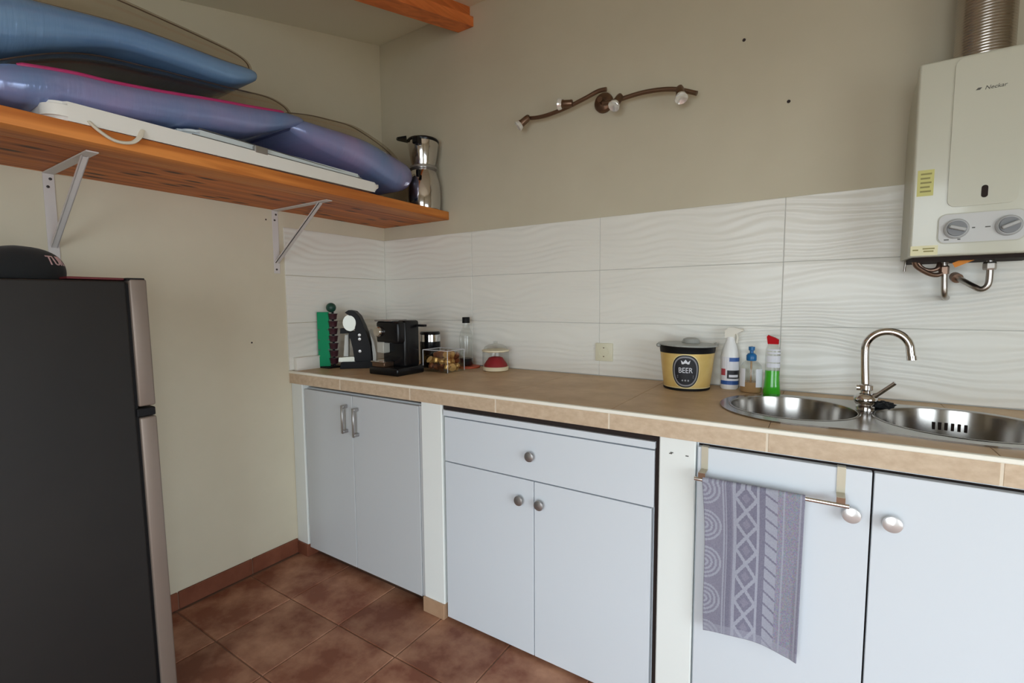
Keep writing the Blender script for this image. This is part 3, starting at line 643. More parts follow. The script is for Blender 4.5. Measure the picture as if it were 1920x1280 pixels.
def spot(j, d):
    j = Vector(j); d = Vector(d).normalized()
    rot = d.to_track_quat('Z', 'Y').to_matrix()
    s = lob('spot_housing', lathe(bmesh.new(), [(0.0, -0.010), (0.012, -0.008), (0.0145, 0.0), (0.0155, 0.022), (0.0155, 0.030), (0.018, 0.032), (0.018, 0.036)], j, 20, rot), 'bronze')
    sub(s, 'lamp_glass', lathe(bmesh.new(), [(0.0165, 0.034), (0.021, 0.042), (0.0235, 0.052), (0.022, 0.054), (0.010, 0.047), (0.0, 0.045)], j, 24, rot), 'glass_spot', 50, True)
    sub(s, 'pivot', tube(bmesh.new(), [j + Vector((0, 0.004, 0.014)), j + Vector((0, 0, -0.012))], 0.0075, 12), 'bronze', 50, True)
spot((1.000, YL - 0.012, 2.030), (-0.68, -0.35, -0.60))
spot((1.213, YL - 0.014, 2.046), (-1.0, -0.15, 0.10))
spot((1.425, YL - 0.012, 2.022), (-0.22, -0.55, -0.75))
spot((1.657, YL - 0.012, 1.998), (0.22, -0.45, -0.80))

# ================================================================== SHELF
sh = thing('wall_shelf', 'long stained pine shelf board along the side wall', 'shelf', (0.24, -1.0, 1.648))
SY0, SY1 = -2.3, -0.0015
for a, b in ((0.001, 0.120), (0.120, 0.240), (0.240, 0.362)):
    obj('plank', box(a + 0.0004, b - 0.0004, SY0, SY1, 1.648, 1.6895, 0.0006, 1), 'shelf', sh, None, None, True)
obj('plank', box(0.362, 0.486, SY0, SY1, 1.648, 1.6895, 0.0025, 2), 'shelf_edge', sh, 40, None, True)
def bracket(y, lab):
    t = thing('shelf_bracket', lab, 'bracket', (0, y, 1.648))
    w = 0.0145
    wa = obj('wall_arm', box(0.0006, 0.0036, y - w, y + w, 1.360, 1.6475, 0.001, 1), 'bracket', t, None, None, True)
    for z in (1.628, 1.602, 1.378): sub(wa, 'screw', lathe(bmesh.new(), [(0.0045, 0.0), (0.0045, 0.0012), (0.002, 0.002), (0.0, 0.002)], (0.0036, y + (0.004 if z > 1.61 else -0.003), z), 12, Matrix.Rotation(PI / 2, 3, 'Y')), 'screw', 40, True)
    obj('shelf_arm', box(0.0036, 0.400, y - w, y + w, 1.6435, 1.6475, 0.001, 1), 'bracket', t, None, None, True)
    L_ = math.hypot(0.335, 0.232); ang = math.atan2(0.232, 0.335)
    bm = box(0, L_, y - 0.008, y + 0.008, -0.002, 0.002); bx(bm, 0, L_, y - 0.008, y - 0.006, -0.002, 0.008); bx(bm, 0, L_, y + 0.006, y + 0.008, -0.002, 0.008)
    bmesh.ops.rotate(bm, verts=bm.verts[:], cent=(0, 0, 0), matrix=Matrix.Rotation(-ang, 3, 'Y')); bmesh.ops.translate(bm, verts=bm.verts[:], vec=(0.006, 0, 1.408))
    obj('brace', bm, 'bracket', t, None, None, True)
bracket(-1.425, 'white metal shelf bracket above the dark fridge'); bracket(-0.658, 'white metal shelf bracket beside the tiled corner')

# folded white panel table lying on the shelf
ft = thing('folding_table', 'folded white panel table with a strap handle lying on the shelf', 'folding table', (0.3, -1.0, 1.69))
def panel(x0, x1, y0, y1, z0, z1, rise):
    bm = prism(bmesh.new(), rrect(y0, y1, x0, x1, 0.045, 8), z1 - z0, Matrix(((0, 1, 0, 0), (1, 0, 0, 0), (0, 0, 1, z0), (0, 0, 0, 1))))
    es = [e for e in bm.edges if abs(e.verts[0].co.z - e.verts[1].co.z) < 1e-6]
    bmesh.ops.bevel(bm, geom=es, offset=0.010, segments=3, affect='EDGES')
    return mapbm(bm, lambda v: Vector((v.x, v.y, v.z + rise * (y1 - v.y))))
low = obj('lower_leaf', mapbm(panel(0.03, 0.486, -1.54, -0.445, 1.690, 1.738, 0.0), lambda v: Vector((v.x, v.y, v.z + (1.744 - v.z) * 0.75 * max(0.0, (v.y + 0.50) / 0.055)))), 'board', ft, 40, None, True)
up = obj('upper_leaf', panel(0.03, 0.470, -1.22, -0.52, 1.739, 1.760, 0.005), 'board_blue', ft, 40, None, True)
obj('metal_edge', tube(bmesh.new(), [(0.476, -1.20, 1.742), (0.478, -0.55, 1.742)], 0.0022, 8), 'ink', ft, 50, None, True)
obj('metal_edge', tube(bmesh.new(), [(0.474, -1.18, 1.766), (0.468, -0.58, 1.754)], 0.0016, 8), 'ink', ft, 50, None, True)
obj('latch', box(0.470, 0.488, -1.01, -0.965, 1.735, 1.758, 0.002, 1), 'nickel', ft, None, None, True)
bm = bmesh.new(); pts = smooth_path([(0.484, -1.452, 1.700), (0.496, -1.440, 1.682), (0.503, -1.415, 1.664), (0.505, -1.392, 1.660), (0.503, -1.365, 1.668), (0.496, -1.345, 1.690), (0.484, -1.335, 1.712)], 5)
tube(bm, pts, 0.0075, 10, flat=0.55)
obj('strap_handle', bm, 'strap', ft, 50, None, True)

# inflatables: stadium-shaped cross section lofted along the shelf
def loft(stations, ncs=28, xc=None):
    """stations: (y, zc, half thickness, x0, x1)"""
    bm = bmesh.new(); rings = []
    for y, zc, h, x0, x1 in stations:
        h = max(h, 0.001); ring = []
        for k in range(ncs):
            a = 2 * PI * k / ncs
            cx = x1 - h if math.cos(a) > 0 else x0 + h
            if x1 - h < x0 + h: cx = (x0 + x1) / 2
            ring.append(bm.verts.new((cx + h * math.cos(a), y, zc + h * math.sin(a))))
        rings.append(ring)
    for a, b in zip(rings[:-1], rings[1:]):
        for i in range(ncs): bm.faces.new((a[i], a[(i + 1) % ncs], b[(i + 1) % ncs], b[i]))
    bm.faces.new(list(reversed(rings[0]))); bm.faces.new(rings[-1])
    return bm
def refine(st, sub_=6):
    n = len(st[0]); cols = []
    P = smooth_path([(s[0], s[1], s[2]) for s in st], sub_); Q = smooth_path([(s[3], s[4], 0) for s in st], sub_)
    return [(p.x, p.y, max(p.z, 0.0), q.x, q.y) for p, q in zip(P, Q)]
def pucker(stations, amp=0.004, freq=95):
    return [(y, z, h + amp * math.sin(y * freq) * (1 if h > 0.03 else 0.3), a, b) for y, z, h, a, b in stations]
A1 = [(-1.95, 1.87, 0.045, 0.06, 0.36), (-1.85, 1.885, 0.068, 0.03, 0.39), (-1.70, 1.910, 0.080, 0.02, 0.40), (-1.579, 1.937, 0.078, 0.02, 0.40), (-1.48, 1.966, 0.058, 0.02, 0.40), (-1.351, 1.999, 0.040, 0.02, 0.40), (-1.227, 2.011, 0.038, 0.02, 0.40), (-1.041, 2.018, 0.038, 0.03, 0.395), (-0.962, 2.034, 0.029, 0.05, 0.385), (-0.925, 2.046, 0.016, 0.09, 0.37), (-0.912, 2.050, 0.004, 0.14, 0.34)]
fa = thing('pool_float', 'plain blue inflatable pool float with clear top, uppermost on the shelf', 'pool float', (0.25, -1.4, 1.87))
obj('blue_chamber', loft(refine(A1)), 'vinyl_blue', fa, 60, None, True)
def clear_top(par, st, seam, x1):
    C = [(y, (z + sz) / 2, max((sz - z) / 2, 0.003), a + 0.02, b - x1) for (y, z, h, a, b), sz in zip(st, seam)]
    obj('clear_top', loft(refine(C)), 'film', par, 60, None, True)
    obj('seam', tube(bmesh.new(), smooth_path([(b - x1 - hh, y, zc + hh) for y, zc, hh, a, b in [(c_[0], c_[1], c_[2], c_[3], c_[4] + x1) for c_ in C]], 6), 0.0022, 8), 'seam', par, 60, None, True)
S1 = [1.93, 1.99, 2.05, 2.10, 2.13, 2.138, 2.134, 2.127, 2.118, 2.10, 2.07]
clear_top(fa, A1, S1, 0.03)
obj('seam', tube(bmesh.new(), smooth_path([(b - h * 0.75, y, z + h * 0.97) for y, z, h, a, b in A1[:-1]], 6), 0.0016, 8), 'seam', fa, 60, None, True)

B_A = [(-1.645, 1.755, 0.016, 0.12, 0.42), (-1.625, 1.758, 0.034, 0.07, 0.45), (-1.575, 1.764, 0.049, 0.03, 0.472), (-1.474, 1.783, 0.047, 0.02, 0.476), (-1.385, 1.792, 0.046, 0.02, 0.476), (-1.264, 1.809, 0.047, 0.02, 0.475), (-1.113, 1.835, 0.049, 0.02, 0.472), (-0.991, 1.857, 0.046, 0.02, 0.468), (-0.87, 1.892, 0.032, 0.03, 0.455), (-0.80, 1.914, 0.016, 0.04, 0.435), (-0.775, 1.921, 0.005, 0.05, 0.42)]
B_B = [(-0.83, 1.890, 0.018, 0.05, 0.42), (-0.78, 1.888, 0.038, 0.04, 0.44), (-0.692, 1.878, 0.050, 0.03, 0.455), (-0.60, 1.871, 0.060, 0.03, 0.465), (-0.483, 1.862, 0.068, 0.03, 0.47), (-0.378, 1.843, 0.077, 0.04, 0.465), (-0.290, 1.830, 0.080, 0.05, 0.455), (-0.230, 1.833, 0.068, 0.07, 0.44), (-0.195, 1.838, 0.048, 0.10, 0.42), (-0.178, 1.842, 0.026, 0.14, 0.40), (-0.172, 1.843, 0.006, 0.2, 0.36)]
fb = thing('pool_float', 'violet-blue folding inflatable lounger with magenta piping resting on the folded table', 'pool float', (0.25, -0.9, 1.73))
obj('long_chamber', loft(refine(B_A)), 'vinyl_purple', fb, 60, None, True)
obj('end_chamber', loft(refine(B_B)), 'vinyl_purple', fb, 60, None, True)
clear_top(fb, B_A, [1.785, 1.81, 1.842, 1.903, 1.938, 1.956, 1.972, 1.985, 2.0, 1.99, 1.97], 0.07)
clear_top(fb, B_B, [1.95, 1.97, 1.99, 2.0, 2.01, 1.995, 1.975, 1.95, 1.92, 1.89, 1.86], 0.07)
obj('piping', tube(bmesh.new(), smooth_path([(b - h * 0.5, y, z + h * 0.88) for y, z, h, a, b in B_A[2:-2]], 6), [0.003] + [0.0060] * 35 + [0.003], 10), 'vinyl_pink', fb, 60, None, True)

# chrome stovetop pot at the end of the shelf
cp_ = thing('coffee_pot', 'polished chrome coffee pot with black rim at the end of the shelf', 'coffee pot', (0.375, -0.105, 1.69))
c = (0.395, -0.088, 0)
obj('lower_body', lathe(bmesh.new(), [(0.060, 1.6897), (0.080, 1.694), (0.084, 1.72), (0.084, 1.78), (0.080, 1.83), (0.066, 1.875), (0.056, 1.895)], c, 40), 'chrome', cp_, 40, None, True)
obj('waist_band', lathe(bmesh.new(), [(0.058, 1.892), (0.068, 1.897), (0.068, 1.907), (0.058, 1.912)], c, 40), 'nickel', cp_, 40, None, True)
obj('upper_body', lathe(bmesh.new(), [(0.057, 1.910), (0.066, 1.945), (0.073, 1.99), (0.077, 2.02), (0.077, 2.032)], c, 40), 'chrome', cp_, 40, None, True)
obj('rim', lathe(bmesh.new(), [(0.079, 2.026), (0.081, 2.034), (0.076, 2.042), (0.050, 2.047), (0.0, 2.048)], c, 40), 'black_gloss', cp_, 40, None, True)
obj('spout', prism(bmesh.new(), [(0.0, -0.040), (0.045, -0.014), (0.052, 0.0), (0.045, 0.014), (0.0, 0.040)], 0.010, Matrix(((-0.75, 0.66, 0, 0.345), (-0.66, -0.75, 0, -0.150), (0, 0, 1, 2.034), (0, 0, 0, 1)))), 'black_gloss', cp_, None, None, True)
obj('lid_grip', box(0.415, 0.450, -0.188, -0.155, 1.995, 2.030, 0.006, 2), 'black_gloss', cp_, None, None, True)
obj('valve', box(0.430, 0.450, -0.182, -0.165, 1.838, 1.872, 0.003, 1), 'black_gloss', cp_, None, None, True)

# ================================================================== FRIDGE
fr = thing('fridge', 'dark grey two-door fridge freezer seen from its side panel', 'fridge', (0.285, -1.36, 0.0), (math.radians(0.55), 0, 0))
def fob(name, bm, m, sm=None, par=None): return obj(name, bm, m, par or fr, sm)
fob('body', box(-0.265, 0.265, -0.60, -0.047, 0.035, 1.283, 0.006, 3), 'fridge', 40)
fob('door_seal', box(-0.258, 0.258, -0.047, -0.040, 0.05, 1.275), 'black')
dt = fob('freezer_door', box(-0.268, 0.267, -0.040, 0.0, 0.936, 1.288, 0.005, 3), 'fridge_door', 40)
db = fob('fridge_door', box(-0.268, 0.267, -0.040, 0.0, 0.050, 0.905, 0.005, 3), 'fridge_door', 40)
fob('hinge', box(0.20, 0.2665, -0.045, -0.002, 0.908, 0.931, 0.002, 1), 'black')
fob('top_trim', box(-0.265, 0.265, -0.045, -0.004, 1.284, 1.291, 0.001, 1), 'black')
for x in (-0.22, 0.22):
    for y in (-0.55, -0.08): fob('foot', lathe(bmesh.new(), [(0.02, 0.0), (0.022, 0.006), (0.012, 0.012), (0.012, 0.036)], (x, y, 0.003), 16), 'black', 40)
# cap on the fridge
def cap():
    t = thing('baseball_cap', 'black baseball cap with pink embroidered letters lying on the fridge', 'cap', (0.42, -1.628, 1.2835))
    bm = bmesh.new(); n, m = 32, 14; rings = []
    for j in range(m + 1):
        ph = PI / 2 * j / m; ring = []
        for i in range(n):
            a = 2 * PI * i / n
            r = math.cos(ph) ** 0.72
            x = 0.088 * r * math.cos(a); y = 0.118 * r * math.sin(a)
            z = 0.084 * math.sin(ph) ** 1.0
            z *= 1.0 - 0.28 * max(0, -y / 0.118) ** 1.2
            y += 0.022 * math.sin(ph)
            ring.append(bm.verts.new((x, y, z)) if j < m else None)
        rings.append(ring)
    top = bm.verts.new((0, 0.022, 0.084))
    for a, b in zip(rings[:-2], rings[1:-1]):
        for i in range(n): bm.faces.new((a[i], a[(i + 1) % n], b[(i + 1) % n], b[i]))
    for i in range(n): bm.faces.new((rings[-2][i], rings[-2][(i + 1) % n], top))
    bm.faces.new(list(reversed(rings[0])))
    cr_ = obj('crown', bm, 'black_cloth', t, 60)
    pts = [(-0.070 - 0.075 * math.sin(PI * k / 16) , 0.085 * math.cos(PI * k / 16)) for k in range(17)]
    obj('brim', prism(bmesh.new(), pts, 0.004, Matrix.Translation((0, 0, 0.002))), 'black_cloth', t)
    bm = text_bm('TUR', 0.034, 0.0008, 0.0)
    def wrap(v):   # onto the crown flank facing the room corner
        a = math.radians(50) + v.x / 0.12; z = 0.047 + v.y
        ph = math.asin(min(0.98, z / 0.084)); r = math.cos(ph) ** 0.72
        return Vector(((0.088 * r + 0.0012 + v.z) * math.cos(a), (0.118 * r + 0.0012 + v.z) * math.sin(a) + 0.022 * math.sin(ph), z))
    sub(cr_, 'embroidery', mapbm(bm, wrap), 'pink_thread')
cap()
rf = obj('folder', box(0.33, 0.535, -1.535, -1.418, 1.2845, 1.2905, 0.001, 1), 'dark_red'); tag(rf, 'thin dark red folder lying flat on the fridge top', 'folder')

# ================================================================== THINGS ON THE WORKTOP
Z0 = 0.9
# white box by the side wall
wbx = thing('trunking_box', 'small white box standing against the tiles at the worktop corner', 'box', (0.02, -0.53, Z0))
obj('body', box(0.0085, 0.034, -0.600, -0.462, Z0 - 0.001, 0.958, 0.003, 2), 'white_plastic', wbx, 40, None, True)
obj('lid', box(0.0085, 0.036, -0.602, -0.460, 0.957, 0.963, 0.002, 1), 'white_plastic', wbx, 40, None, True)

# pod tower
pt = thing('pod_rack', 'green upright pod rack holding a column of dark coffee pods', 'pod rack', (0.062, -0.43, Z0))
obj('base', box(0.018, 0.108, -0.475, -0.395, Z0 - 0.0005, 0.908, 0.003, 1), 'black', pt, None, None, True)
bm = box(-0.028, 0.028, -0.003, 0.003, 0.905, 1.178, 0.002, 1)
Mz = Matrix.Rotation(math.radians(48), 3, 'Z')
bmesh.ops.rotate(bm, verts=bm.verts[:], cent=(0, 0, 0), matrix=Mz); bmesh.ops.translate(bm, verts=bm.verts[:], vec=(0.047, -0.457, 0))
gp = obj('green_plate', bm, 'green_plate', pt, None, None, True)
for k in range(3):
    for s in (-1, 1):
        bm = lathe(bmesh.new(), [(0.0, -0.0036), (0.0042, -0.0036), (0.0042, 0.0036), (0.0, 0.0036)], (0, 0, 0), 10, Matrix.Rotation(PI / 2, 3, 'X'))
        bmesh.ops.translate(bm, verts=bm.verts[:], vec=(s * 0.022, 0, 0.99 + k * 0.05)); bmesh.ops.rotate(bm, verts=bm.verts[:], cent=(0, 0, 0), matrix=Mz); bmesh.ops.translate(bm, verts=bm.verts[:], vec=(0.047, -0.457, 0))
        sub(gp, 'slot', bm, 'dark_green', None, True)
obj('pole', tube(bmesh.new(), [(0.080, -0.425, 0.905), (0.080, -0.425, 1.20)], 0.006, 10), 'black', pt, 50, None, True)
for k in range(7):
    z = 0.918 + k * 0.037
    p_ = obj('pod', lathe(bmesh.new(), [(0.012, z), (0.018, z + 0.003), (0.0215, z + 0.026), (0.0235, z + 0.028), (0.0235, z + 0.030), (0.0, z + 0.0305)], (0.080, -0.425, 0), 18), 'pod_dark', pt, 40, None, True)
bm = bmesh.new(); bmesh.ops.create_icosphere(bm, subdivisions=3, radius=0.024); bmesh.ops.translate(bm, verts=bm.verts[:], vec=(0.076, -0.43, 1.200)); obj('top_cap', bm, 'dark_green', pt, 60, None, True)

# pod coffee machine with curved back (profile view)
dm = thing('coffee_machine', 'black and cream pod coffee machine with curved back beside the green rack', 'coffee machine', (0.175, -0.36, Z0), (0, 0, math.radians(42)))
# local: +x = back of machine, z up, extruded in y
def prof_part(name, poly, w, m, sm=30, y0=None, par=None):
    Mx = Matrix(((1, 0, 0, 0), (0, 0, 1, -w / 2 if y0 is None else y0), (0, 1, 0, 0), (0, 0, 0, 1)))
    b_ = prism(bmesh.new(), poly, w, Mx)
    bmesh.ops.bevel(b_, geom=[e for e in b_.edges if abs(e.verts[0].co.y - e.verts[1].co.y) < 1e-6], offset=0.004, segments=2, affect='EDGES')
    return obj(name, b_, m, par or dm, sm)
back = [(-0.005, 0.035), (0.075, 0.035), (0.078, 0.06), (0.072, 0.11), (0.058, 0.165), (0.040, 0.215), (0.022, 0.258), (0.000, 0.282), (-0.028, 0.287), (-0.045, 0.275), (-0.020, 0.262), (-0.002, 0.235), (0.006, 0.205), (0.004, 0.180), (-0.030, 0.180), (-0.030, 0.150), (-0.018, 0.150), (-0.012, 0.10)]
prof_part('body', back, 0.105, 'black')
prof_part('water_tank', [(0.080, 0.02), (0.098, 0.02), (0.098, 0.07), (0.088, 0.13), (0.070, 0.19), (0.066, 0.185), (0.078, 0.12), (0.082, 0.06)], 0.09, 'pale_panel')
egg = [(-0.022 + 0.033 * math.cos(2 * PI * k / 24), 0.225 + 0.040 * math.sin(2 * PI * k / 24)) for k in range(24)]
prof_part('head', egg, 0.112, 'cream_panel', 40)
prof_part('brew_nozzle', [(-0.075, 0.172), (-0.035, 0.172), (-0.035, 0.198), (-0.072, 0.196)], 0.06, 'black')
prof_part('base', [(-0.075, 0.0), (0.08, 0.0), (0.085, 0.02), (0.075, 0.036), (-0.07, 0.030)], 0.115, 'black')
prof_part('drip_tray', [(-0.082, 0.034), (-0.002, 0.034), (-0.002, 0.058), (-0.080, 0.055)], 0.10, 'cream_panel')
prof_part('column_panel', [(-0.062, 0.058), (-0.040, 0.058), (-0.036, 0.165), (-0.052, 0.165)], 0.05, 'pale_panel')
for z in (0.145, 0.165, 0.085):
    obj('button', lathe(bmesh.new(), [(0.007, 0.0), (0.007, 0.004), (0.0, 0.005)], (0.022, -0.052, z), 14, Matrix.Rotation(PI / 2, 3, 'X')), 'nickel', dm, 40)

# capsule machine
nm = thing('capsule_machine', 'boxy black capsule coffee machine with chrome dial beside the metal canister', 'coffee machine', (0.505, -0.40, Z0))
def nob(name, bm, m, sm=40): return obj(name, bm, m, nm, sm, None, True)
nob('base', box(0.408, 0.592, -0.487, -0.318, Z0 - 0.0005, 0.934, 0.008, 3), 'black_gloss')
nob('body', box(0.428, 0.572, -0.420, -0.325, 0.930, 1.142, 0.012, 3), 'black_gloss')
nob('head', box(0.424, 0.568, -0.455, -0.330, 1.040, 1.138, 0.012, 3), 'black_gloss')
nob('lid', box(0.418, 0.530, -0.458, -0.36, 1.138, 1.146, 0.003, 1), 'nickel')
nob('lever', box(0.565, 0.618, -0.345, -0.325, 1.112, 1.122, 0.002, 1), 'black')
k = nob('dial', lathe(bmesh.new(), [(0.024, 0.0), (0.024, 0.010), (0.020, 0.016), (0.0, 0.018)], (0.448, -0.454, 1.092), 28, Matrix.Rotation(PI / 2, 3, 'X')), 'chrome')
nob('spout_cover', box(0.432, 0.476, -0.458, -0.418, 0.995, 1.045, 0.003, 1), 'pale_panel')
nob('cup_grid', box(0.415, 0.500, -0.482, -0.42, 0.955, 0.961, 0.002, 1), 'chrome')
nob('drip_tank', box(0.420, 0.500, -0.478, -0.42, 0.934, 0.955, 0.002, 1), 'bronze')

# milk frother canister
mf = thing('milk_frother', 'black and chrome milk frother canister behind the capsule box', 'milk frother', (0.475, -0.150, Z0))
c = (0.475, -0.150, 0)
obj('base', lathe(bmesh.new(), [(0.056, Z0 - 0.0005), (0.056, 0.912), (0.048, 0.916)], c, 32), 'black', mf, 40, None, True)
obj('body', lathe(bmesh.new(), [(0.047, 0.914), (0.050, 0.92), (0.051, 1.030)], c, 32), 'black_gloss', mf, 40, None, True)
obj('band', lathe(bmesh.new(), [(0.0515, 1.028), (0.0515, 1.062), (0.049, 1.064)], c, 32), 'chrome', mf, 40, None, True)
obj('lid', lathe(bmesh.new(), [(0.050, 1.062), (0.051, 1.070), (0.046, 1.077), (0.0, 1.079)], c, 32), 'black_gloss', mf, 40, None, True)

# clear capsule box with capsules
BX0, BX1, BY0, BY1 = 0.566, 0.716, -0.300, -0.180
cb_ = thing('capsule_box', 'clear open plastic box full of coffee capsules on the worktop', 'box', ((BX0 + BX1) / 2, (BY0 + BY1) / 2, Z0))
def cob(n, b_): return obj(n, b_, 'clear', cb_, None, None, True)
cob('bottom', box(BX0, BX1, BY0, BY1, Z0 - 0.0004, 0.902)); cob('side', box(BX0, BX1, BY0, BY0 + 0.002, 0.902, 1.002)); cob('side', box(BX0, BX1, BY1 - 0.002, BY1, 0.902, 1.002))
cob('side', box(BX0, BX0 + 0.002, BY0, BY1, 0.902, 1.002)); cob('side', box(BX1 - 0.002, BX1, BY0, BY1, 0.902, 1.002))
fm = bmesh.new()
for x in (BX0, BX1): tube(fm, [(x, BY0, 1.002), (x, BY1, 1.002)], 0.0015, 6)
for y in (BY0, BY1): tube(fm, [(BX0, y, 1.002), (BX1, y, 1.002)], 0.0015, 6)
for x in (BX0, BX1):
    for y in (BY0, BY1): tube(fm, [(x, y, 0.902), (x, y, 1.002)], 0.0015, 6)
obj('rim', fm, 'label_white', cb_, None, None, True)
CAPP = [(0.008, 0.0), (0.0125, 0.004), (0.0150, 0.020), (0.0185, 0.0215), (0.0185, 0.0228), (0.0, 0.0235)]
cms = {k: mesh('coffee_capsule', lathe(bmesh.new(), CAPP, (0, 0, -0.012), 14), k, 30) for k in ('cap_gold', 'cap_brown', 'cap_silver', 'cap_black')}
LB = {'cap_gold': 'gold foil coffee capsule in the clear box', 'cap_brown': 'brown metallic coffee capsule in the clear box', 'cap_silver': 'silver coffee capsule in the clear box', 'cap_black': 'dark coffee capsule in the clear box'}
for lz in range(3):
    for ix in range(4):
        for iy in range(3):
            if lz == 2 and (ix == 0): continue
            kk = random.choice(['cap_gold', 'cap_gold', 'cap_gold', 'cap_brown', 'cap_brown', 'cap_silver', 'cap_black'])
            o = bpy.data.objects.new('coffee_capsule', cms[kk]); COL.objects.link(o)
            o.location = (BX0 + 0.026 + ix * 0.0328 + random.uniform(-0.0015, 0.0015), BY0 + 0.0265 + iy * 0.0335 + random.uniform(-0.0015, 0.0015), 0.9225 + lz * 0.0265 + random.uniform(-0.001, 0.003))
            o.rotation_euler = (random.uniform(-0.9, 2.2), random.uniform(-0.9, 0.9), random.uniform(0, 6))
            tag(o, LB[kk], 'capsule', 'coffee capsules in the clear box')

# bottle on coaster
cs = obj('coaster', lathe(bmesh.new(), [(0.050, Z0 - 0.0004), (0.056, 0.902), (0.056, 0.908), (0.052, 0.909), (0.0, 0.909)], (0.668, -0.085, 0), 36), 'coaster', None, 40); tag(cs, 'orange-red round coaster under the glass bottle', 'coaster')
gb = thing('glass_bottle', 'slim clear bottle with black cap and dark liquid on the orange coaster', 'bottle', (0.652, -0.082, 0.909))
c = (0.652, -0.082, 0)
obj('glass', lathe(bmesh.new(), [(0.030, 0.909), (0.0335, 0.914), (0.0335, 1.055), (0.030, 1.075), (0.019, 1.092), (0.0165, 1.10), (0.0165, 1.130)], c, 32), 'clear', gb, 40, None, True)
obj('liquid', lathe(bmesh.new(), [(0.028, 0.911), (0.0315, 0.916), (0.0315, 0.945), (0.0, 0.945)], c, 32), 'dark_liquid', gb, 40, None, True)
obj('cap', lathe(bmesh.new(), [(0.0185, 1.120), (0.0185, 1.147), (0.017, 1.149), (0.0, 1.149)], c, 28), 'black', gb, 40, None, True)
# jar with red filling
gj = thing('storage_jar', 'glass jar with red filling, domed lid and cream base', 'jar', (0.845, -0.105, Z0))
c = (0.845, -0.105, 0)
obj('base', lathe(bmesh.new(), [(0.050, Z0 - 0.0004), (0.060, 0.904), (0.061, 0.918), (0.058, 0.921)], c, 36), 'cream_lid', gj, 40, None, True)
obj('glass', lathe(bmesh.new(), [(0.058, 0.920), (0.062, 0.925), (0.062, 0.990), (0.058, 0.994)], c, 36, cap=False), 'clear', gj, 40, None, True)
obj('filling', lathe(bmesh.new(), [(0.056, 0.920), (0.055, 0.930), (0.042, 0.948), (0.032, 0.962), (0.018, 0.966), (0.0, 0.967)], c, 36), 'red_tea', gj, 40, None, True)
obj('rim', lathe(bmesh.new(), [(0.060, 0.990), (0.064, 0.993), (0.064, 0.998), (0.058, 1.0)], c, 36), 'cream_lid', gj, 40, None, True)
obj('lid', lathe(bmesh.new(), [(0.058, 0.999), (0.052, 1.012), (0.036, 1.022), (0.012, 1.027), (0.008, 1.031), (0.011, 1.037), (0.0, 1.040)], c, 36, cap=False), 'clear', gj, 40, None, True)

# beer bucket
bk = thing('ice_bucket', 'gold tin beer bucket with black oval label and grey lid', 'bucket', (1.716, -0.118, Z0))
bc = (1.716, -0.118)
rz = lambda z: 0.080 + (z - 0.9) / 0.16 * 0.0175
obj('foot_ring', lathe(bmesh.new(), [(0.078, Z0 - 0.0004), (0.081, 0.902), (0.0815, 0.909)], (*bc, 0), 48), 'black', bk, 40, None, True)
obj('body', lathe(bmesh.new(), [(0.080, 0.907), (rz(0.97), 0.97), (rz(1.036), 1.036)], (*bc, 0), 48), 'gold', bk, 40, None, True)
obj('gold_line', lathe(bmesh.new(), [(rz(0.909) + 0.0003, 0.909), (rz(0.913) + 0.0003, 0.913)], (*bc, 0), 48, cap=False), 'gold_pale', bk, 40, None, True)
obj('rim', lathe(bmesh.new(), [(rz(1.034) + 0.0004, 1.034), (rz(1.056) + 0.0006, 1.056), (rz(1.056) + 0.0025, 1.058), (rz(1.058), 1.060)], (*bc, 0), 48), 'black', bk, 40, None, True)
bm = lathe(bmesh.new(), [(0.1, 0.0), (0.104, 0.002), (0.103, 0.006), (0.06, 0.009), (0.0, 0.010)], (0, 0, 0), 48)
bmesh.ops.rotate(bm, verts=bm.verts[:], cent=(0, 0, 0), matrix=Matrix.Rotation(math.radians(1.5), 3, 'Y')); bmesh.ops.translate(bm, verts=bm.verts[:], vec=(*bc, 1.058))
ld = obj('lid', bm, 'lid_grey', bk, 40, None, True)
sub(ld, 'lid_grip', lathe(bmesh.new(), [(0.030, 1.064), (0.032, 1.070), (0.027, 1.082), (0.016, 1.086), (0.0, 1.087)], (bc[0] + 0.012, bc[1] + 0.004, 0), 28), 'lid_grey', 40, True)
for s in (-1, 1):
    bm = bmesh.new(); bmesh.ops.create_icosphere(bm, subdivisions=2, radius=0.0085); bmesh.ops.translate(bm, verts=bm.verts[:], vec=(bc[0] + s * 0.106 * 0.8387, bc[1] + s * 0.106 * 0.5446, 1.060)); obj('ear', bm, 'lid_grey', bk, 60, None, True)
# oval label wrapped on the tapered body; centre turned towards the light side
A0 = math.radians(-80)
def wrapb(off):
    def f(v):
        z = 0.972 + v.y; r = rz(z) + off + v.z
        a = A0 + v.x / 0.088
        return Vector((bc[0] + r * math.cos(a), bc[1] + r * math.sin(a), z))
    return f
def oval(w, h, n=40, inner=0.0):
    bm = bmesh.new(); rings = []
    for s in ([1, .75, .5, .25] if not inner else [1, inner]):
        rings.append([bm.verts.new((math.copysign(abs(math.cos(2 * PI * k / n)) ** 0.85, math.cos(2 * PI * k / n)) * w * s, math.copysign(abs(math.sin(2 * PI * k / n)) ** 0.85, math.sin(2 * PI * k / n)) * h * s, 0)) for k in range(n)])
    for a, b in zip(rings[:-1], rings[1:]):
        for i in range(n): bm.faces.new((a[i], a[(i + 1) % n], b[(i + 1) % n], b[i]))
    if not inner: bm.faces.new(rings[-1])
    return bm
lb = obj('label', mapbm(oval(0.045, 0.0585), wrapb(0.0010)), 'label_black', bk, None, None, True)
sub(lb, 'label_border', mapbm(oval(0.048, 0.0615, 40, 0.95), wrapb(0.0008)), 'gold_pale', None, True)
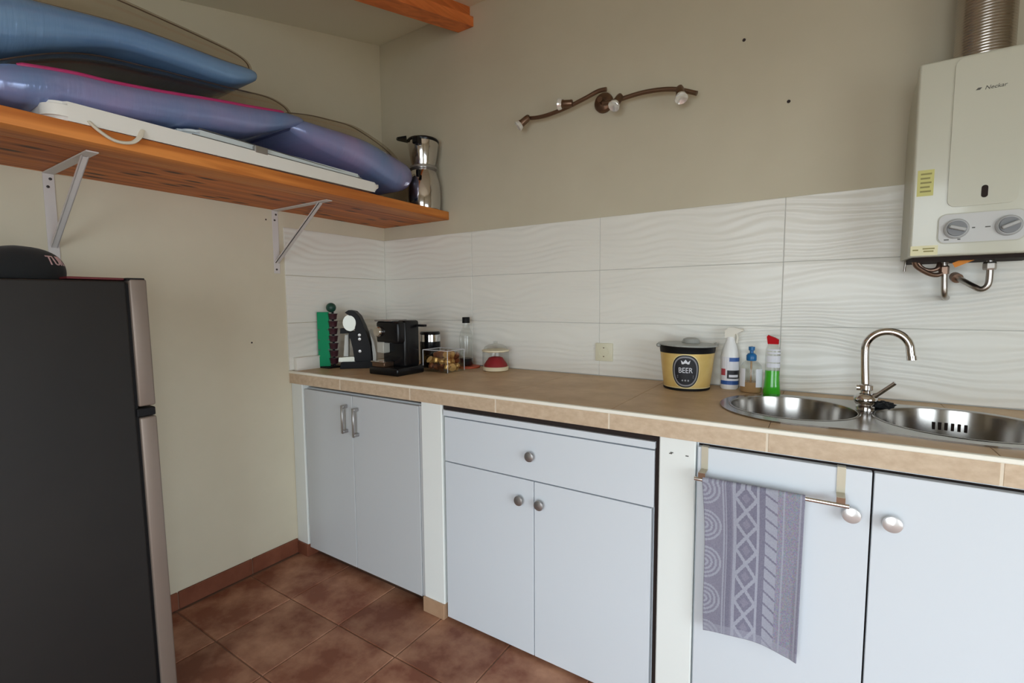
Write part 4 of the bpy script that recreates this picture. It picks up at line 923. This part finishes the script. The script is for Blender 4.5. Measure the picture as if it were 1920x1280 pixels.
sub(lb, 'label_ring', mapbm(oval(0.041, 0.054, 40, 0.90), wrapb(0.0014)), 'label_grey', None, True)
bm = text_bm('BEER', 0.027, 0.0); sub(lb, 'lettering', mapbm(bm, lambda v: wrapb(0.0016)(Vector((v.x * 0.82, v.y + 0.003, 0)))), 'label_white', None, True)
bm = text_bm('* * *', 0.016, 0.0); sub(lb, 'lettering', mapbm(bm, lambda v: wrapb(0.0016)(Vector((v.x * 0.9, v.y - 0.036, 0)))), 'label_white', None, True)
bm = bmesh.new(); P_ = [(-0.012, 0.026), (0.012, 0.026), (0.015, 0.040), (0.007, 0.033), (0.0, 0.043), (-0.007, 0.033), (-0.015, 0.040)]
bm.faces.new([bm.verts.new((a, b, 0)) for a, b in P_]); sub(lb, 'crown_emblem', mapbm(bm, wrapb(0.0016)), 'label_white', None, True)
bm = bmesh.new()
for z in (-0.016, -0.022): bx(bm, -0.028, 0.028, z - 0.0012, z + 0.0012, -0.0001, 0.0001)
sub(lb, 'small_print', mapbm(bm, wrapb(0.0016)), 'label_grey', None, True)

# spray bottle
sb = thing('spray_bottle', 'white trigger spray bottle with blue and red label', 'spray bottle', (1.853, -0.058, Z0))
c = (1.853, -0.058, 0)
obj('body', lathe(bmesh.new(), [(0.026, Z0 - 0.0004), (0.030, 0.904), (0.0305, 1.020), (0.027, 1.040), (0.019, 1.065), (0.0145, 1.078), (0.0145, 1.09)], c, 32, sy=0.85), 'spray_white', sb, 40, None, True)
hd = obj('trigger_head', prism(bmesh.new(), [(-0.020, 1.086), (0.012, 1.086), (0.014, 1.100), (0.034, 1.110), (0.034, 1.118), (0.010, 1.124), (-0.008, 1.123), (-0.020, 1.112)], 0.018, Matrix(((1, 0, 0, 1.855), (0, 0, 1, -0.067), (0, 1, 0, 0), (0, 0, 0, 1)))), 'spray_head', sb, None, None, True)
sub(hd, 'trigger', tube(bmesh.new(), smooth_path([(1.871, -0.058, 1.106), (1.876, -0.058, 1.090), (1.874, -0.058, 1.068)], 4), 0.0038, 8), 'spray_head', 50, True)
sub(hd, 'nozzle', tube(bmesh.new(), [(1.885, -0.058, 1.114), (1.895, -0.058, 1.1145)], 0.0055, 12), 'spray_head', 50, True)
def lab(z0, z1, a0, a1, m, off=0.0006):
    bm = patch(bmesh.new(), (0, 0), 0.0307 + off, 0.0307 + off, a0, a1, z0, z1, 0.0003); mapbm(bm, lambda v: Vector((v.x + c[0], v.y * 0.85 + c[1], v.z)))
    obj('label_print', bm, m, sb, None, None, True)
lab(0.915, 1.018, -2.6, 0.4, 'label_white', 0.0); lab(0.918, 0.932, -2.55, 0.3, 'label_blue'); lab(1.002, 1.016, -1.5, 0.1, 'label_blue'); lab(0.951, 0.975, -2.5, -1.9, 'label_red')
lab(0.940, 0.970, -1.7, 0.1, 'label_black'); lab(0.945, 0.954, -1.5, -0.4, 'label_white', 0.001)
# soap dispenser
sd = thing('soap_dispenser', 'clear soap dispenser with blue pump and amber soap', 'soap dispenser', (1.928, -0.098, Z0))
c = (1.928, -0.098, 0)
obj('bottle', lathe(bmesh.new(), [(0.033, Z0 - 0.0004), (0.0365, 0.905), (0.036, 0.975), (0.033, 0.994), (0.022, 1.008), (0.014, 1.014)], c, 32, sy=0.75), 'clear', sd, 40, None, True)
obj('soap', lathe(bmesh.new(), [(0.031, 0.902), (0.0345, 0.907), (0.0345, 0.938), (0.0, 0.938)], c, 32, sy=0.75), 'soap', sd, 40, None, True)
pm = obj('pump_collar', lathe(bmesh.new(), [(0.0155, 1.012), (0.0165, 1.016), (0.0165, 1.030), (0.012, 1.036), (0.008, 1.038)], c, 24), 'blue_pump', sd, 40, None, True)
sub(pm, 'pump_head', lathe(bmesh.new(), [(0.006, 1.036), (0.006, 1.046), (0.010, 1.048), (0.0105, 1.060), (0.0, 1.062)], c, 20), 'blue_pump', 40, True)
sub(pm, 'dip_tube', tube(bmesh.new(), [(1.928, -0.098, 0.91), (1.928, -0.098, 1.014)], 0.003, 8), 'soap', 50, True)
for a0, a1 in ((-2.7, -2.0), (-1.05, -0.2)):
    bm = patch(bmesh.new(), (0, 0), 0.0370, 0.0366, a0, a1, 0.922, 0.985, 0.0003); mapbm(bm, lambda v: Vector((v.x + c[0], v.y * 0.75 + c[1], v.z))); obj('label', bm, 'label_white', sd, None, None, True)
# washing-up liquid
wl_ = thing('detergent_bottle', 'green washing-up liquid bottle with red cap by the sink', 'bottle', (1.994, -0.108, Z0))
c = (1.994, -0.108, 0)
pr = [(0.024, Z0 - 0.0004), (0.0275, 0.904), (0.025, 0.930), (0.0225, 0.96), (0.0225, 1.045), (0.021, 1.058), (0.0165, 1.068), (0.0155, 1.074)]
obj('bottle', lathe(bmesh.new(), pr, c, 32, sy=0.7), 'clear', wl_, 40, None, True)
obj('detergent', lathe(bmesh.new(), [(0.0232, 0.9005), (0.0268, 0.9045), (0.0243, 0.930), (0.0218, 0.96), (0.0218, 0.983), (0.0, 0.983)], c, 32, sy=0.7), 'green_liquid', wl_, 40, None, True)
for z0, z1 in ((0.994, 1.008), (1.012, 1.034), (1.040, 1.046), (1.051, 1.056)):
    bm = patch(bmesh.new(), (0, 0), 0.0228, 0.0228, -2.4, 0.1, z0, z1, 0.0003); mapbm(bm, lambda v: Vector((v.x + c[0], v.y * 0.7 + c[1], v.z))); obj('label', bm, 'label_white', wl_, None, None, True)
obj('cap', prism(bmesh.new(), [(-0.016, 1.073), (0.016, 1.073), (0.0165, 1.088), (0.004, 1.095), (-0.016, 1.103), (-0.0195, 1.098)], 0.020, Matrix(((1, 0, 0, c[0]), (0, 0, 1, c[1] - 0.010), (0, 1, 0, 0), (0, 0, 0, 1)))), 'red_cap', wl_, None, None, True)
